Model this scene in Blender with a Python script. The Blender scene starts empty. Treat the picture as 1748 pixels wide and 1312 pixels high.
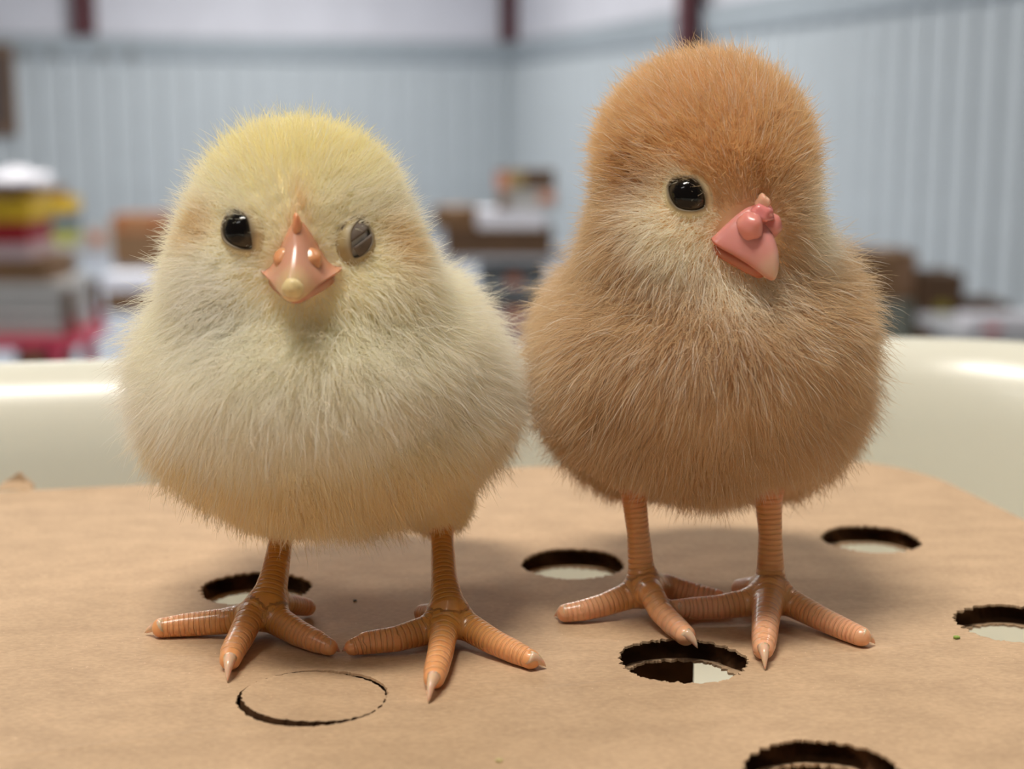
import bpy, bmesh, math, random
import numpy as np
from mathutils import Vector, Matrix, kdtree
from mathutils.geometry import delaunay_2d_cdt

random.seed(4)
rng = np.random.default_rng(11)
SC = bpy.context.scene
COL = SC.collection

# ------------------------------------------------------------------ camera
F, CX, CY = 2540.0, 874.0, 656.0          # focal length and centre in photo pixels (1748 x 1312)
PITCH, CAMH = math.radians(10.0), 0.082   # looking 10 degrees down from 82 mm above the cardboard
cd = bpy.data.cameras.new('camera')
cd.sensor_width = 36.0
cd.lens = F / 1748.0 * 36.0
cd.clip_start, cd.clip_end = 0.005, 100.0
cd.dof.use_dof = True
cd.dof.focus_distance = 0.232
cd.dof.aperture_fstop = 15.0
cam = bpy.data.objects.new('camera', cd)
COL.objects.link(cam)
cam.location = (0, 0, CAMH)
cam.rotation_euler = (math.pi / 2 - PITCH, 0, 0)
SC.camera = cam

# ------------------------------------------------------------------ world, lamps, exposure
W = bpy.data.worlds.new('hall_light')
SC.world = W
W.use_nodes = True
W.node_tree.nodes['Background'].inputs[0].default_value = (1.0, 0.98, 0.96, 1)
W.node_tree.nodes['Background'].inputs[1].default_value = 0.09

def area(name, loc, target, sx, sy, power, color):
    l = bpy.data.lights.new(name, 'AREA')
    l.shape = 'RECTANGLE'
    l.size, l.size_y, l.energy, l.color = sx, sy, power, color
    o = bpy.data.objects.new(name, l)
    COL.objects.link(o)
    o.location = loc
    o.rotation_euler = (Vector(target) - Vector(loc)).to_track_quat('-Z', 'Y').to_euler()
    return o

# ceiling fixtures of the hall (all out of frame, hung 3 m above the tub)
area('ceiling_lamp', (-0.60, -0.40, 3.0), (-0.60, -0.40, 0), 1.2, 0.35, 94, (1.0, 0.95, 0.86))
for lx, ly, pw in ((-2.1, -1.8, 16), (1.9, 2.2, 48), (-2.2, 2.6, 42), (-0.5, 7.0, 110), (-3.6, 7.5, 110), (-4.0, 13.0, 160), (-0.8, 12.5, 160), (-2.2, 17.0, 150)):  # first entry is added behind the camera as front fill
    area('ceiling_lamp', (lx, ly, 3.1), (lx, ly, 0), 1.2, 0.35, pw, (1.0, 0.98, 0.95))

SC.view_settings.view_transform = 'Standard'
SC.view_settings.look = 'None'
SC.view_settings.gamma = 1.0
SC.view_settings.use_curve_mapping = False
SC.view_settings.exposure = 0.0
SC.cycles.adaptive_threshold = 0.15
SC.cycles_curves.subdivisions = 1
SC.cycles.max_bounces = 10
SC.cycles.diffuse_bounces = 6
SC.cycles.transmission_bounces = 7

# ------------------------------------------------------------------ helpers
R_AX = np.array([1.0, 0, 0])
F_AX = np.array([0, math.cos(PITCH), -math.sin(PITCH)])
U_AX = np.array([0, math.sin(PITCH), math.cos(PITCH)])
CAMP = np.array([0, 0, CAMH])

def ray(px, py):
    return F_AX + (px - CX) / F * R_AX - (py - CY) / F * U_AX
def G(px, py, z=0.0):                      # point at height z seen at a pixel
    d = ray(px, py); return CAMP + d * ((z - CAMH) / d[2])
def V(px, py, Y):                          # point at distance Y seen at a pixel
    d = ray(px, py); return CAMP + d * (Y / d[1])

def lin(r, g, b):
    f = lambda c: (c / 255 / 12.92) if c / 255 <= 0.04045 else ((c / 255 + 0.055) / 1.055) ** 2.4
    return (f(r), f(g), f(b))

def new_mat(name):
    m = bpy.data.materials.new(name); m.use_nodes = True
    nt = m.node_tree
    return m, nt, nt.nodes['Principled BSDF']

def node(nt, kind, **kw):
    n = nt.nodes.new(kind)
    for k, v in kw.items():
        if k.startswith('i_'): n.inputs[k[2:].replace('_', ' ')].default_value = v
        else: setattr(n, k, v)
    return n

def mat(name, col, rough=0.6, var=0.12, scale=40.0, stretch=(1, 1, 1), bump=0.0, bump_scale=None, spec=0.4, coat=0.0, metallic=0.0, detail=5):
    m, nt, b = new_mat(name)
    L = nt.links.new
    tc = node(nt, 'ShaderNodeTexCoord')
    mp = node(nt, 'ShaderNodeMapping'); mp.inputs['Scale'].default_value = stretch
    L(tc.outputs['Object'], mp.inputs['Vector'])
    n = node(nt, 'ShaderNodeTexNoise'); n.inputs['Scale'].default_value = scale; n.inputs['Detail'].default_value = detail
    L(mp.outputs[0], n.inputs['Vector'])
    r = node(nt, 'ShaderNodeMapRange'); r.inputs['From Min'].default_value = 0.3; r.inputs['From Max'].default_value = 0.7
    r.inputs['To Min'].default_value = 1 - var; r.inputs['To Max'].default_value = 1 + var
    L(n.outputs['Fac'], r.inputs['Value'])
    mx = node(nt, 'ShaderNodeMix', data_type='RGBA', blend_type='MULTIPLY')
    mx.inputs[0].default_value = 1.0
    mx.inputs[6].default_value = (*col, 1)
    L(r.outputs[0], mx.inputs[7])
    L(mx.outputs[2], b.inputs['Base Color'])
    b.inputs['Roughness'].default_value = rough
    b.inputs['Specular IOR Level'].default_value = spec
    b.inputs['Coat Weight'].default_value = coat
    b.inputs['Metallic'].default_value = metallic
    if bump:
        n2 = node(nt, 'ShaderNodeTexNoise'); n2.inputs['Scale'].default_value = bump_scale or scale * 4; n2.inputs['Detail'].default_value = 4
        L(mp.outputs[0], n2.inputs['Vector'])
        bp = node(nt, 'ShaderNodeBump'); bp.inputs['Strength'].default_value = 0.6; bp.inputs['Distance'].default_value = bump
        L(n2.outputs['Fac'], bp.inputs['Height']); L(bp.outputs[0], b.inputs['Normal'])
    return m

def mesh_obj(name, verts, faces, material, parent=None, loc=None, smooth=False, kind=None):
    me = bpy.data.meshes.new(name)
    me.from_pydata([tuple(v) for v in verts], [], [tuple(f) for f in faces])
    me.update()
    if material: me.materials.append(material)
    if smooth: me.shade_smooth()
    return link(name, me, parent, loc, kind)

def link(name, data, parent=None, loc=None, kind=None):
    o = bpy.data.objects.new(name, data)
    COL.objects.link(o)
    if parent: o.parent = parent
    if loc is not None: o.location = loc
    if kind: o['kind'] = kind
    return o

def tag(o, label, cat, group=None):
    o['label'] = label; o['category'] = cat
    if group: o['group'] = group
    return o

def thing(name, label, cat, loc, rz=0.0, group=None):
    o = bpy.data.objects.new(name, None)
    COL.objects.link(o)
    o.location = loc; o.rotation_euler = (0, 0, rz); o.empty_display_size = 0.02
    return tag(o, label, cat, group)

def bm_obj(name, bm, material, parent=None, loc=None, smooth=False, kind=None):
    me = bpy.data.meshes.new(name)
    bmesh.ops.recalc_face_normals(bm, faces=bm.faces)
    bm.to_mesh(me); bm.free()
    if material: me.materials.append(material)
    if smooth: me.shade_smooth()
    return link(name, me, parent, loc, kind)

def add_box(bm, x0, x1, y0, y1, z0, z1, bevel=0.0):
    vs = [bm.verts.new((x, y, z)) for x in (x0, x1) for y in (y0, y1) for z in (z0, z1)]
    fs = [bm.faces.new([vs[i] for i in q]) for q in ((0, 1, 3, 2), (4, 6, 7, 5), (0, 4, 5, 1), (2, 3, 7, 6), (0, 2, 6, 4), (1, 5, 7, 3))]
    if bevel:
        es = list({e for f in fs for e in f.edges})
        bmesh.ops.bevel(bm, geom=es, offset=bevel, segments=2, affect='EDGES')
def box_part(name, dims, material, parent=None, bevel=0.0, loc=None, kind=None):
    bm = bmesh.new(); add_box(bm, *dims, bevel=bevel)
    return bm_obj(name, bm, material, parent, loc, kind=kind)

# ------------------------------------------------------------------ materials
M = {}
M['floor'] = mat('sealed_concrete', lin(168, 176, 188), 0.35, 0.10, 1.5)
M['liner'] = mat('blue_grey_metal_liner', lin(196, 203, 207), 0.45, 0.03, 3)
M['insul'] = mat('white_insulation_facing', lin(224, 224, 232), 0.7, 0.04, 2)
M['band'] = mat('grey_trim', lin(165, 174, 180), 0.5, 0.05, 3)
M['steel'] = mat('red_oxide_steel', lin(88, 42, 48), 0.55, 0.12, 5)
M['tub'] = mat('cream_plastic', lin(228, 224, 207), 0.30, 0.02, 12, spec=0.5, coat=0.1)
M['brownbox'] = mat('brown_cardboard', lin(128, 96, 66), 0.8, 0.10, 12)
M['darkbox'] = mat('dark_brown_cardboard', lin(96, 70, 48), 0.8, 0.10, 12)
M['orangebox'] = mat('orange_cardboard', lin(158, 104, 66), 0.8, 0.10, 12)
M['whitepaper'] = mat('white_paper', lin(236, 234, 240), 0.8, 0.03, 10)
M['yellow'] = mat('yellow_carton', lin(206, 166, 30), 0.6, 0.05, 12)
M['olive'] = mat('yellow_green_carton', lin(170, 166, 70), 0.6, 0.05, 12)
M['slate'] = mat('slate_blue_carton', lin(92, 108, 124), 0.6, 0.05, 12)
M['red'] = mat('red_carton', lin(150, 26, 30), 0.55, 0.05, 12)
M['brightred'] = mat('red_sticker', lin(215, 40, 40), 0.5, 0.03, 12)
M['pink'] = mat('pink_red_paint', lin(214, 74, 98), 0.45, 0.05, 12)
M['pale'] = mat('pale_grey_carton', lin(190, 186, 180), 0.7, 0.05, 12)
M['palepink'] = mat('pale_pink_carton', lin(196, 172, 172), 0.7, 0.05, 12)
M['grey'] = mat('grey_plastic', lin(140, 142, 140), 0.5, 0.05, 12)
M['black'] = mat('black_rubber', lin(40, 38, 38), 0.6, 0.05, 12)
M['tape'] = mat('packing_tape', lin(170, 130, 92), 0.35, 0.05, 12)
M['salmon'] = mat('salmon_label', lin(214, 142, 112), 0.6, 0.05, 12)
M['yellowspot'] = mat('yellow_sticker', lin(150, 134, 48), 0.6, 0.05, 12)
M['tabletop'] = mat('grey_laminate', lin(176, 176, 178), 0.5, 0.05, 8)

def kraft(name, base, dark=False):
    m, nt, b = new_mat(name)
    L = nt.links.new
    tc = node(nt, 'ShaderNodeTexCoord')
    mp = node(nt, 'ShaderNodeMapping'); mp.inputs['Scale'].default_value = (1, 1.7, 1); mp.inputs['Rotation'].default_value = (0, 0, math.radians(-8))
    L(tc.outputs['Object'], mp.inputs['Vector'])
    n1 = node(nt, 'ShaderNodeTexNoise'); n1.inputs['Scale'].default_value = 95; n1.inputs['Detail'].default_value = 6; n1.inputs['Roughness'].default_value = 0.65
    n2 = node(nt, 'ShaderNodeTexNoise'); n2.inputs['Scale'].default_value = 900; n2.inputs['Detail'].default_value = 4
    n3 = node(nt, 'ShaderNodeTexNoise'); n3.inputs['Scale'].default_value = 1900; n3.inputs['Detail'].default_value = 2
    L(mp.outputs[0], n1.inputs['Vector']); L(mp.outputs[0], n2.inputs['Vector']); L(tc.outputs['Object'], n3.inputs['Vector'])
    a = node(nt, 'ShaderNodeMath', operation='MULTIPLY_ADD'); a.inputs[1].default_value = 0.55; L(n1.outputs['Fac'], a.inputs[0])
    c = node(nt, 'ShaderNodeMath', operation='MULTIPLY'); c.inputs[1].default_value = 0.45; L(n2.outputs['Fac'], c.inputs[0])
    L(c.outputs[0], a.inputs[2])
    cr = node(nt, 'ShaderNodeValToRGB')
    e = cr.color_ramp.elements
    e[0].position = 0.33; e[0].color = (base[0] * 0.80, base[1] * 0.78, base[2] * 0.75, 1)
    e[1].position = 0.68; e[1].color = (base[0] * 1.16, base[1] * 1.15, base[2] * 1.12, 1)
    L(a.outputs[0], cr.inputs[0])
    # sparse pale fibre flecks
    gt = node(nt, 'ShaderNodeMapRange'); gt.inputs['From Min'].default_value = 0.70; gt.inputs['From Max'].default_value = 0.78; L(n3.outputs['Fac'], gt.inputs['Value'])
    mx = node(nt, 'ShaderNodeMix', data_type='RGBA'); L(gt.outputs[0], mx.inputs[0]); L(cr.outputs[0], mx.inputs[6]); mx.inputs[7].default_value = (min(1, base[0] * 1.6), base[1] * 1.7, base[2] * 1.8, 1)
    L(mx.outputs[2], b.inputs['Base Color'])
    b.inputs['Roughness'].default_value = 0.72
    b.inputs['Specular IOR Level'].default_value = 0.25
    bp = node(nt, 'ShaderNodeBump'); bp.inputs['Distance'].default_value = 0.00018; bp.inputs['Strength'].default_value = 0.55
    L(a.outputs[0], bp.inputs['Height'])
    # the scored crease that crosses the lid
    sp = node(nt, 'ShaderNodeSeparateXYZ'); L(tc.outputs['Object'], sp.inputs[0])
    A, B = G(560, 1222), G(1700, 1082)
    dx, dy = (B - A)[:2] / np.linalg.norm((B - A)[:2])
    m1 = node(nt, 'ShaderNodeMath', operation='MULTIPLY'); m1.inputs[1].default_value = -dy; L(sp.outputs['X'], m1.inputs[0])
    m2 = node(nt, 'ShaderNodeMath', operation='MULTIPLY_ADD'); m2.inputs[1].default_value = dx; L(sp.outputs['Y'], m2.inputs[0]); L(m1.outputs[0], m2.inputs[2])
    m3 = node(nt, 'ShaderNodeMath', operation='SUBTRACT'); m3.inputs[1].default_value = float(-dy * A[0] + dx * A[1]); L(m2.outputs[0], m3.inputs[0])
    m4 = node(nt, 'ShaderNodeMath', operation='ABSOLUTE'); L(m3.outputs[0], m4.inputs[0])
    m5 = node(nt, 'ShaderNodeMapRange', interpolation_type='SMOOTHSTEP'); m5.inputs['From Min'].default_value = 0.0; m5.inputs['From Max'].default_value = 0.0012
    m5.inputs['To Min'].default_value = 1.0; m5.inputs['To Max'].default_value = 0.0
    L(m4.outputs[0], m5.inputs['Value'])
    b2 = node(nt, 'ShaderNodeBump'); b2.inputs['Distance'].default_value = 0.00022; b2.inputs['Strength'].default_value = 0.7
    L(m5.outputs[0], b2.inputs['Height']); L(bp.outputs[0], b2.inputs['Normal']); L(b2.outputs[0], b.inputs['Normal'])
    return m
M['kraft'] = kraft('kraft_liner', lin(193, 163, 132))
M['core'] = mat('shade_darkened_fluting', lin(84, 58, 38), 0.9, 0.25, 300, spec=0.1)  # kraft darkened to paint in the shade inside the cut holes

# ================================================================== THE HALL
FZ = -1.42                                   # hall floor, the tub stands on a table
CORNER = np.array([0.02, 21.0])
A_R = np.array([0.279, -0.960])              # right wall runs towards the camera
A_L = np.array([-0.960, -0.279])             # back wall runs to the left
WTOP = V(885, 103, 21.0)[2]                  # top of the ribbed liner
bm = bmesh.new(); add_box(bm, -24, 14, -8, 26, FZ - 0.1, FZ)
fl = bm_obj('floor', bm, M['floor'], kind='structure')
fl['label'] = 'smooth blue-grey concrete hall floor behind the tub'

def panel_mesh():
    # one liner sheet: three trapezoid ribs, local x along the wall, y into the room, z up
    xs, prof = [], []
    for k in range(3):
        c = 0.1525 + 0.305 * k
        prof += [(c - 0.1525, 0), (c - 0.055, 0), (c - 0.025, 0.038), (c + 0.025, 0.038), (c + 0.055, 0)]
    prof.append((0.915, 0))
    h = WTOP - FZ
    vs = [(x, y, z) for (x, y) in prof for z in (0, h)]
    n = len(prof)
    fs = [(2 * i, 2 * i + 2, 2 * i + 3, 2 * i + 1) for i in range(n - 1)]
    vs += [(0, -0.02, 0), (0, -0.02, h), (0.915, -0.02, 0), (0.915, -0.02, h)]
    b = 2 * n
    fs += [(b, b + 1, b + 3, b + 2), (0, 1, b + 1, b), (2 * n - 2, b + 2, b + 3, 2 * n - 1)]
    me = bpy.data.meshes.new('wall_panel'); me.from_pydata(vs, [], fs); me.update(); me.materials.append(M['liner'])
    return me
PANEL = panel_mesh()

def wall(name, origin, axis, flip, length, label):
    # local frame: x along the wall, y normal into the room
    nrm = np.array([-axis[1], axis[0]]) * flip
    mw = Matrix(((axis[0], nrm[0], 0, origin[0]), (axis[1], nrm[1], 0, origin[1]), (0, 0, 1, FZ), (0, 0, 0, 1)))
    if flip < 0:
        pass
    bm = bmesh.new(); add_box(bm, -0.15 if flip > 0 else 0, length, -0.2, -0.022, 0, 4.6)
    w = bm_obj(name, bm, M['insul'], kind='structure'); w.matrix_world = mw
    w['label'] = label
    k = 0
    while k * 0.915 < length:
        link('wall_panel', PANEL, w, (k * 0.915, 0, 0)); k += 1
    h = WTOP - FZ
    box_part('top_trim', (0, length, 0.0, 0.075, h - 0.02, h + 0.24), M['band'], w)
    return w, mw
wb, mwb = wall('wall_back', CORNER, A_L, 1 if (-A_L[1] * 0 + A_L[0] * -1) > 0 else -1, 22.0, 'pale blue-grey ribbed metal wall facing the camera')
wr, mwr = wall('wall_right', CORNER, A_R, -1, 15.0, 'pale blue-grey ribbed metal wall receding along one side')

def column(mw, s, label, width=0.30, drop=0.0, out=0.0):
    h = WTOP - FZ + 0.24 - drop
    bm = bmesh.new()
    add_box(bm, s - width / 2, s + width / 2, 0.10, 0.12, 0, 2.2)
    add_box(bm, s - width / 2, s + width / 2, -0.02, 0.0, 0, 2.2)
    add_box(bm, s - 0.01, s + 0.01, 0.0, 0.10, 0, 2.2)
    o = bm_obj('steel_column', bm, M['steel'], kind='structure')
    o.matrix_world = mw @ Matrix.Translation((0, out, h))
    o['label'] = label
def s_on(axis, px):           # distance along a wall at which a pixel column meets it
    k = (px - CX) / F
    return (k * CORNER[1] - CORNER[0]) / (axis[0] - k * axis[1])
column(mwb, s_on(A_L, 162), 'dark red steel column above the ribbed wall, beside the framed board')
column(mwb, s_on(A_L, 872), 'dark red steel column in the wall corner between the chicks')
column(mwr, s_on(A_R, 1192), 'dark red steel column above the orange chick head', drop=0.55, out=0.10)

# framed board on the back wall
s0, s1 = s_on(A_L, 43), s_on(A_L, -70)
zt, zb = V(20, 76, 19.2)[2] - FZ, V(20, 230, 19.2)[2] - FZ
fb = thing('framed_board', 'dark board in a brown wooden frame hung on the back wall', 'board', (0, 0, 0))
fb.matrix_world = mwb @ Matrix.Translation((s0, 0.075, zb))
wd, hg = s1 - s0, zt - zb
box_part('board', (0.05, wd - 0.05, 0.005, 0.03, 0.05, hg - 0.05), mat('dark_board', lin(84, 72, 68), 0.6, 0.06, 3), fb)
MF = mat('frame_wood', lin(120, 94, 74), 0.6, 0.15, 8)
for d in ((0, wd, 0, 0.05, 0, 0.12), (0, wd, 0, 0.05, hg - 0.12, hg), (0, 0.12, 0, 0.05, 0.12, hg - 0.12), (wd - 0.12, wd, 0, 0.05, 0.12, hg - 0.12)):
    box_part('frame_rail', d, MF, fb, bevel=0.006)
# small dark hooks on the trim
for i, px in enumerate((62, 106, 190, 238)):
    s = s_on(A_L, px)
    hk = thing('wall_hook', ['small dark wall hook on the trim, nearest the framed board', 'small dark wall hook, second from the framed board',
                             'small dark wall hook on the trim, just past the left column', 'small dark wall hook on the trim, farthest from the framed board'][i], 'hook', (0, 0, 0), group='hooks along the wall trim')
    hk.matrix_world = mwb @ Matrix.Translation((s, 0.075, WTOP - FZ + 0.02))
    box_part('plate', (-0.05, 0.05, 0, 0.012, -0.06, 0.06), M['grey'], hk, bevel=0.003)
    box_part('prong', (-0.02, 0.02, 0.012, 0.07, -0.05, -0.015), M['grey'], hk, bevel=0.003)

# ------------------------------------------------------------------ boxes and stacks in the hall
def carton(name, label, x0, x1, z0, z1, Y, depth, body, cat='box', lid=None, lid_frac=0.3, tape=None, patches=(), group=None, rz=0.0):
    """a lidded carton; front face at distance Y; patches = (u0,u1,v0,v1,material) on the front"""
    w, h = x1 - x0, z1 - z0
    t = thing(name, label, cat, ((x0 + x1) / 2, Y + depth / 2, z0), rz, group)
    hw, hd = w / 2, depth / 2
    lh = h * lid_frac
    box_part('body', (-hw + 0.004, hw - 0.004, -hd + 0.004, hd - 0.004, 0, h - 0.004), body, t, bevel=0.004)
    box_part('lid', (-hw, hw, -hd, hd, h - lh, h), lid or body, t, bevel=0.004)
    if tape: box_part('tape', (-0.025, 0.025, -hd - 0.002, hd + 0.002, h - lh * 0.8, h + 0.0015), tape, t)
    for (u0, u1, v0, v1, m) in patches:
        box_part('label_patch', (-hw + u0 * w, -hw + u1 * w, -hd - 0.003, -hd + 0.003, v0 * h, v1 * h), m, t)
    return t
def X(px, Y): return float(V(px, 400, Y)[0])
def Z(py, Y): return float(V(874, py, Y)[2])

# -- near left: a red cart carrying a crate and a stack of cartons
Y = 7.5
deck = Z(586, Y)
cart = thing('platform_cart', 'red platform cart under the stacked cartons at the left edge', 'cart', (X(20, Y), Y + 0.3, FZ))
cx0, cx1 = X(-140, Y) - X(20, Y), X(118, Y) - X(20, Y)
dz = deck - FZ
box_part('deck', (cx0, cx1, -0.32, 0.32, dz - 0.03, dz + 0.03), M['pink'], cart, bevel=0.006)
for sx in (cx0 + 0.06, X(86, Y) - X(20, Y)):
    for sy in (-0.29, 0.29):
        box_part('post', (sx - 0.03, sx + 0.03, sy - 0.03, sy + 0.03, 0.09, dz - 0.03), M['pink'], cart, bevel=0.004)
        bm = bmesh.new(); bmesh.ops.create_cone(bm, cap_ends=True, segments=16, radius1=0.045, radius2=0.045, depth=0.04, matrix=Matrix.Translation((sx, sy, 0.045)) @ Matrix.Rotation(math.pi / 2, 4, 'Y'))
        bm_obj('caster', bm, M['black'], cart)
hx = X(118, Y) - X(20, Y)
for sy in (-0.24, 0.24):
    box_part('handle_post', (hx - 0.05, hx + 0.0, sy - 0.025, sy + 0.025, dz + 0.03, Z(545, Y) - FZ), M['red'], cart, bevel=0.004)
    box_part('handle_sleeve', (hx - 0.06, hx - 0.01, sy - 0.026, sy + 0.026, Z(545, Y) - FZ, Z(497, Y) - FZ), M['darkbox'], cart, bevel=0.004)
carton('cardboard_box', 'dark brown carton on the floor under the red cart', X(8, Y), X(72, Y), FZ, Z(602, Y), Y + 0.05, 0.4, M['darkbox'], tape=M['tape'])
# crate of pale slats
ck = thing('slatted_crate', 'pale grey slatted crate standing on the red cart', 'crate', (X(40, Y), Y + 0.28, deck + 0.03))
h0, h1 = 0.0, Z(480, Y) - deck - 0.03
a0, a1 = X(-100, Y) - X(40, Y), X(97, Y) - X(40, Y)
for k in range(4):
    z0 = h0 + (h1 - h0) * (k / 4) + 0.004
    box_part('slat', (a0, a1, -0.25, 0.25, z0, z0 + (h1 - h0) / 4 - 0.014), M['pale'], ck, bevel=0.004)
box_part('inner_box', (a0 + 0.02, a1 - 0.02, -0.24, 0.24, 0.001, h1 - 0.016), M['grey'], ck)
zt = deck + 0.03 + h1
stack = [(-110, 74, 480, 440, M['brownbox'], 'brown carton lying on the pale slatted crate', 0.5, None),
         (-100, 46, 440, 414, M['palepink'], 'pale pinkish flat carton under the red carton', 0.42, None),
         (-100, 44, 414, 376, M['red'], 'dark red carton in the stack on the cart', 0.42, None),
         (-100, 50, 376, 335, M['yellow'], 'yellow carton on top of the red carton', 0.45, None),
         (-100, 22, 335, 312, M['brownbox'], 'small brown carton under the white plastic sheet', 0.4, None)]
zb_ = zt - 0.010
for (pa, pb, yb, ya, m_, lab, dep, _) in stack:
    h = Z(ya, Y) - Z(yb, Y)
    carton('cardboard_box', lab, X(pa, Y), X(pb, Y), zb_, zb_ + h - 0.002, Y + 0.03, dep, m_)
    zb_ += h
# white plastic sheet, folded, on top of the stack
def lumpy_sheet(name, label, cat, x0, x1, y0, y1, z, h, material):
    nx, ny = 14, 8
    vs, fs = [], []
    top = lambda i, j: h * (0.55 + 0.3 * math.sin(i * 0.9 + j) + 0.15 * math.cos(j * 1.7)) * (0.25 if i in (0, nx) or j in (0, ny) else 1)
    for s in (0, 1):
        for i in range(nx + 1):
            for j in range(ny + 1):
                vs.append((x0 + (x1 - x0) * i / nx, y0 + (y1 - y0) * j / ny, z + (top(i, j) + 0.012 if s else 0)))
    N = (nx + 1) * (ny + 1)
    ix = lambda s, i, j: s * N + i * (ny + 1) + j
    for i in range(nx):
        for j in range(ny):
            fs.append((ix(1, i, j), ix(1, i + 1, j), ix(1, i + 1, j + 1), ix(1, i, j + 1)))
            fs.append((ix(0, i, j), ix(0, i, j + 1), ix(0, i + 1, j + 1), ix(0, i + 1, j)))
    for i in range(nx):
        for j in (0, ny): fs.append((ix(0, i, j), ix(0, i + 1, j), ix(1, i + 1, j), ix(1, i, j)))
    for j in range(ny):
        for i in (0, nx): fs.append((ix(0, i, j), ix(1, i, j), ix(1, i, j + 1), ix(0, i, j + 1)))
    o = mesh_obj(name, vs, fs, material, smooth=True)
    return tag(o, label, cat)
lumpy_sheet('plastic_sheet', 'crumpled white plastic sheet on top of the carton stack', 'sheet', X(-100, Y), X(50, Y), Y + 0.0, Y + 0.45, zb_ + 0.001, 0.07, M['whitepaper'])

# -- far left: stack of cartons on the floor
Y = 15.0
rows = [(44, 112, 462, 441, M['grey'], 'grey pallet box at the bottom of the far carton stack'),
        (44, 112, 441, 413, M['pale'], 'pale grey carton low in the far carton stack'),
        (46, 116, 413, 387, M['olive'], 'yellow-green carton in the middle of the far stack'),
        (48, 119, 387, 361, M['slate'], 'slate blue carton in the far stack between yellow cartons'),
        (48, 119, 361, 335, M['yellow'], 'yellow carton near the top of the far stack'),
        (52, 97, 335, 318, M['brownbox'], 'small brown carton on top of the far stack')]
zb_ = FZ
for (pa, pb, yb, ya, m_, lab) in rows:
    h = Z(ya, Y) - Z(yb, Y)
    carton('cardboard_box', lab, X(pa, Y), X(pb, Y), zb_, zb_ + h, Y, 0.45, m_)
    zb_ += h
Y = 17.6
carton('low_crate', 'low pale crate on the floor along the back wall', X(122, Y), X(205, Y), FZ, Z(388, Y), Y, 0.4, M['pale'], cat='crate', patches=((0.38, 0.65, 0.3, 0.8, M['salmon']),))
Y = 14.2
z1 = FZ + 0.15
carton('pallet_box', 'flat grey plastic box under the orange-brown carton', X(196, Y), X(274, Y), FZ, z1, Y, 0.5, M['grey'])
carton('cardboard_box', 'orange-brown carton on a flat grey box near the pale chick cheek', X(190, Y), X(278, Y), z1, Z(368, Y), Y, 0.5, M['brownbox'], lid=M['orangebox'], lid_frac=0.35, tape=M['tape'])
Y = 11.9
carton('cardboard_box', 'brown carton with white lid alone on the concrete floor', X(172, Y), X(256, Y), FZ, Z(470, Y), Y, 0.4, M['brownbox'], lid=M['whitepaper'], lid_frac=0.45)

# -- middle: table with chick boxes between the two chicks
def table(name, label, x0, x1, y0, y1, ztop, material=None):
    t = thing(name, label, 'table', ((x0 + x1) / 2, (y0 + y1) / 2, FZ))
    hw, hd, h = (x1 - x0) / 2, (y1 - y0) / 2, ztop - FZ
    box_part('tabletop', (-hw, hw, -hd, hd, h - 0.035, h), material or M['tabletop'], t, bevel=0.004)
    for sx in (-1, 1):
        box_part('apron', (sx * (hw - 0.08) - 0.01, sx * (hw - 0.08) + 0.01, -hd + 0.06, hd - 0.06, h - 0.11, h - 0.035), M['grey'], t)
        for sy in (-1, 1):
            x, y = sx * (hw - 0.08), sy * (hd - 0.07)
            box_part('leg', (x - 0.02, x + 0.02, y - 0.02, y + 0.02, 0, h - 0.035), M['grey'], t, bevel=0.003)
    return t
Y = 8.0
zt = Z(437, Y)
table('folding_table', 'grey folding table holding cartons between the two chicks', X(690, Y), X(1040, Y), Y - 0.02, Y + 0.75, zt)
h = Z(391, Y) - zt
carton('chick_box', 'wide dark brown carton on the table between the chicks', X(758, Y), X(944, Y), zt, zt + h, Y, 0.5, M['darkbox'], lid_frac=0.2)
z2 = zt + h
carton('paper_stack', 'flat white paper pack on the wide dark carton', X(814, Y), X(932, Y), z2, Z(359, Y), Y + 0.02, 0.32, M['whitepaper'], cat='paper', lid_frac=0.12)
zp = Z(359, Y)
carton('cardboard_box', 'brown carton behind the wide dark carton, beside the paper pack', X(738, Y), X(812, Y), z2, Z(357, Y), Y + 0.06, 0.36, M['brownbox'], tape=M['tape'])
carton('cardboard_box', 'pale grey carton with an orange label on the paper pack', X(846, Y), X(952, Y), zp, Z(323, Y), Y + 0.03, 0.32, M['pale'], patches=((0.70, 0.95, 0.4, 0.85, M['salmon']), (0.03, 0.2, 0.05, 0.8, M['brownbox'])))
carton('cardboard_box', 'dark brown topmost carton with red and tan end labels', X(846, Y), X(948, Y), Z(323, Y), Z(292, Y), Y + 0.03, 0.32, M['darkbox'],
       patches=((0.0, 0.22, 0.0, 0.9, M['salmon']), (0.22, 0.48, 0.1, 1.0, mat('tan_label', lin(170, 146, 96), 0.7, 0.05, 10))))
zb_ = FZ
for i, (yy, m_, lab) in enumerate(((590, M['palepink'], 'pale pinkish bin on the floor under the folding table'), (516, M['palepink'], 'pinkish grey bin, middle one under the folding table'), (470, M['grey'], 'grey bin, topmost under the folding table'))):
    z1 = Z(yy, Y) if i < 2 else Z(462, Y)
    pt = ((0.42, 0.62, 0.45, 0.8, M['salmon']),) if i else ()
    carton('storage_bin', lab, X(815, Y), X(935, Y), zb_, z1, Y + 0.1, 0.4, m_, cat='bin', lid=M['black'] if i else None, lid_frac=0.16, patches=pt, group='bins under the folding table')  # black lids paint in the shadowed gaps between the bins
    zb_ = z1

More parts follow.
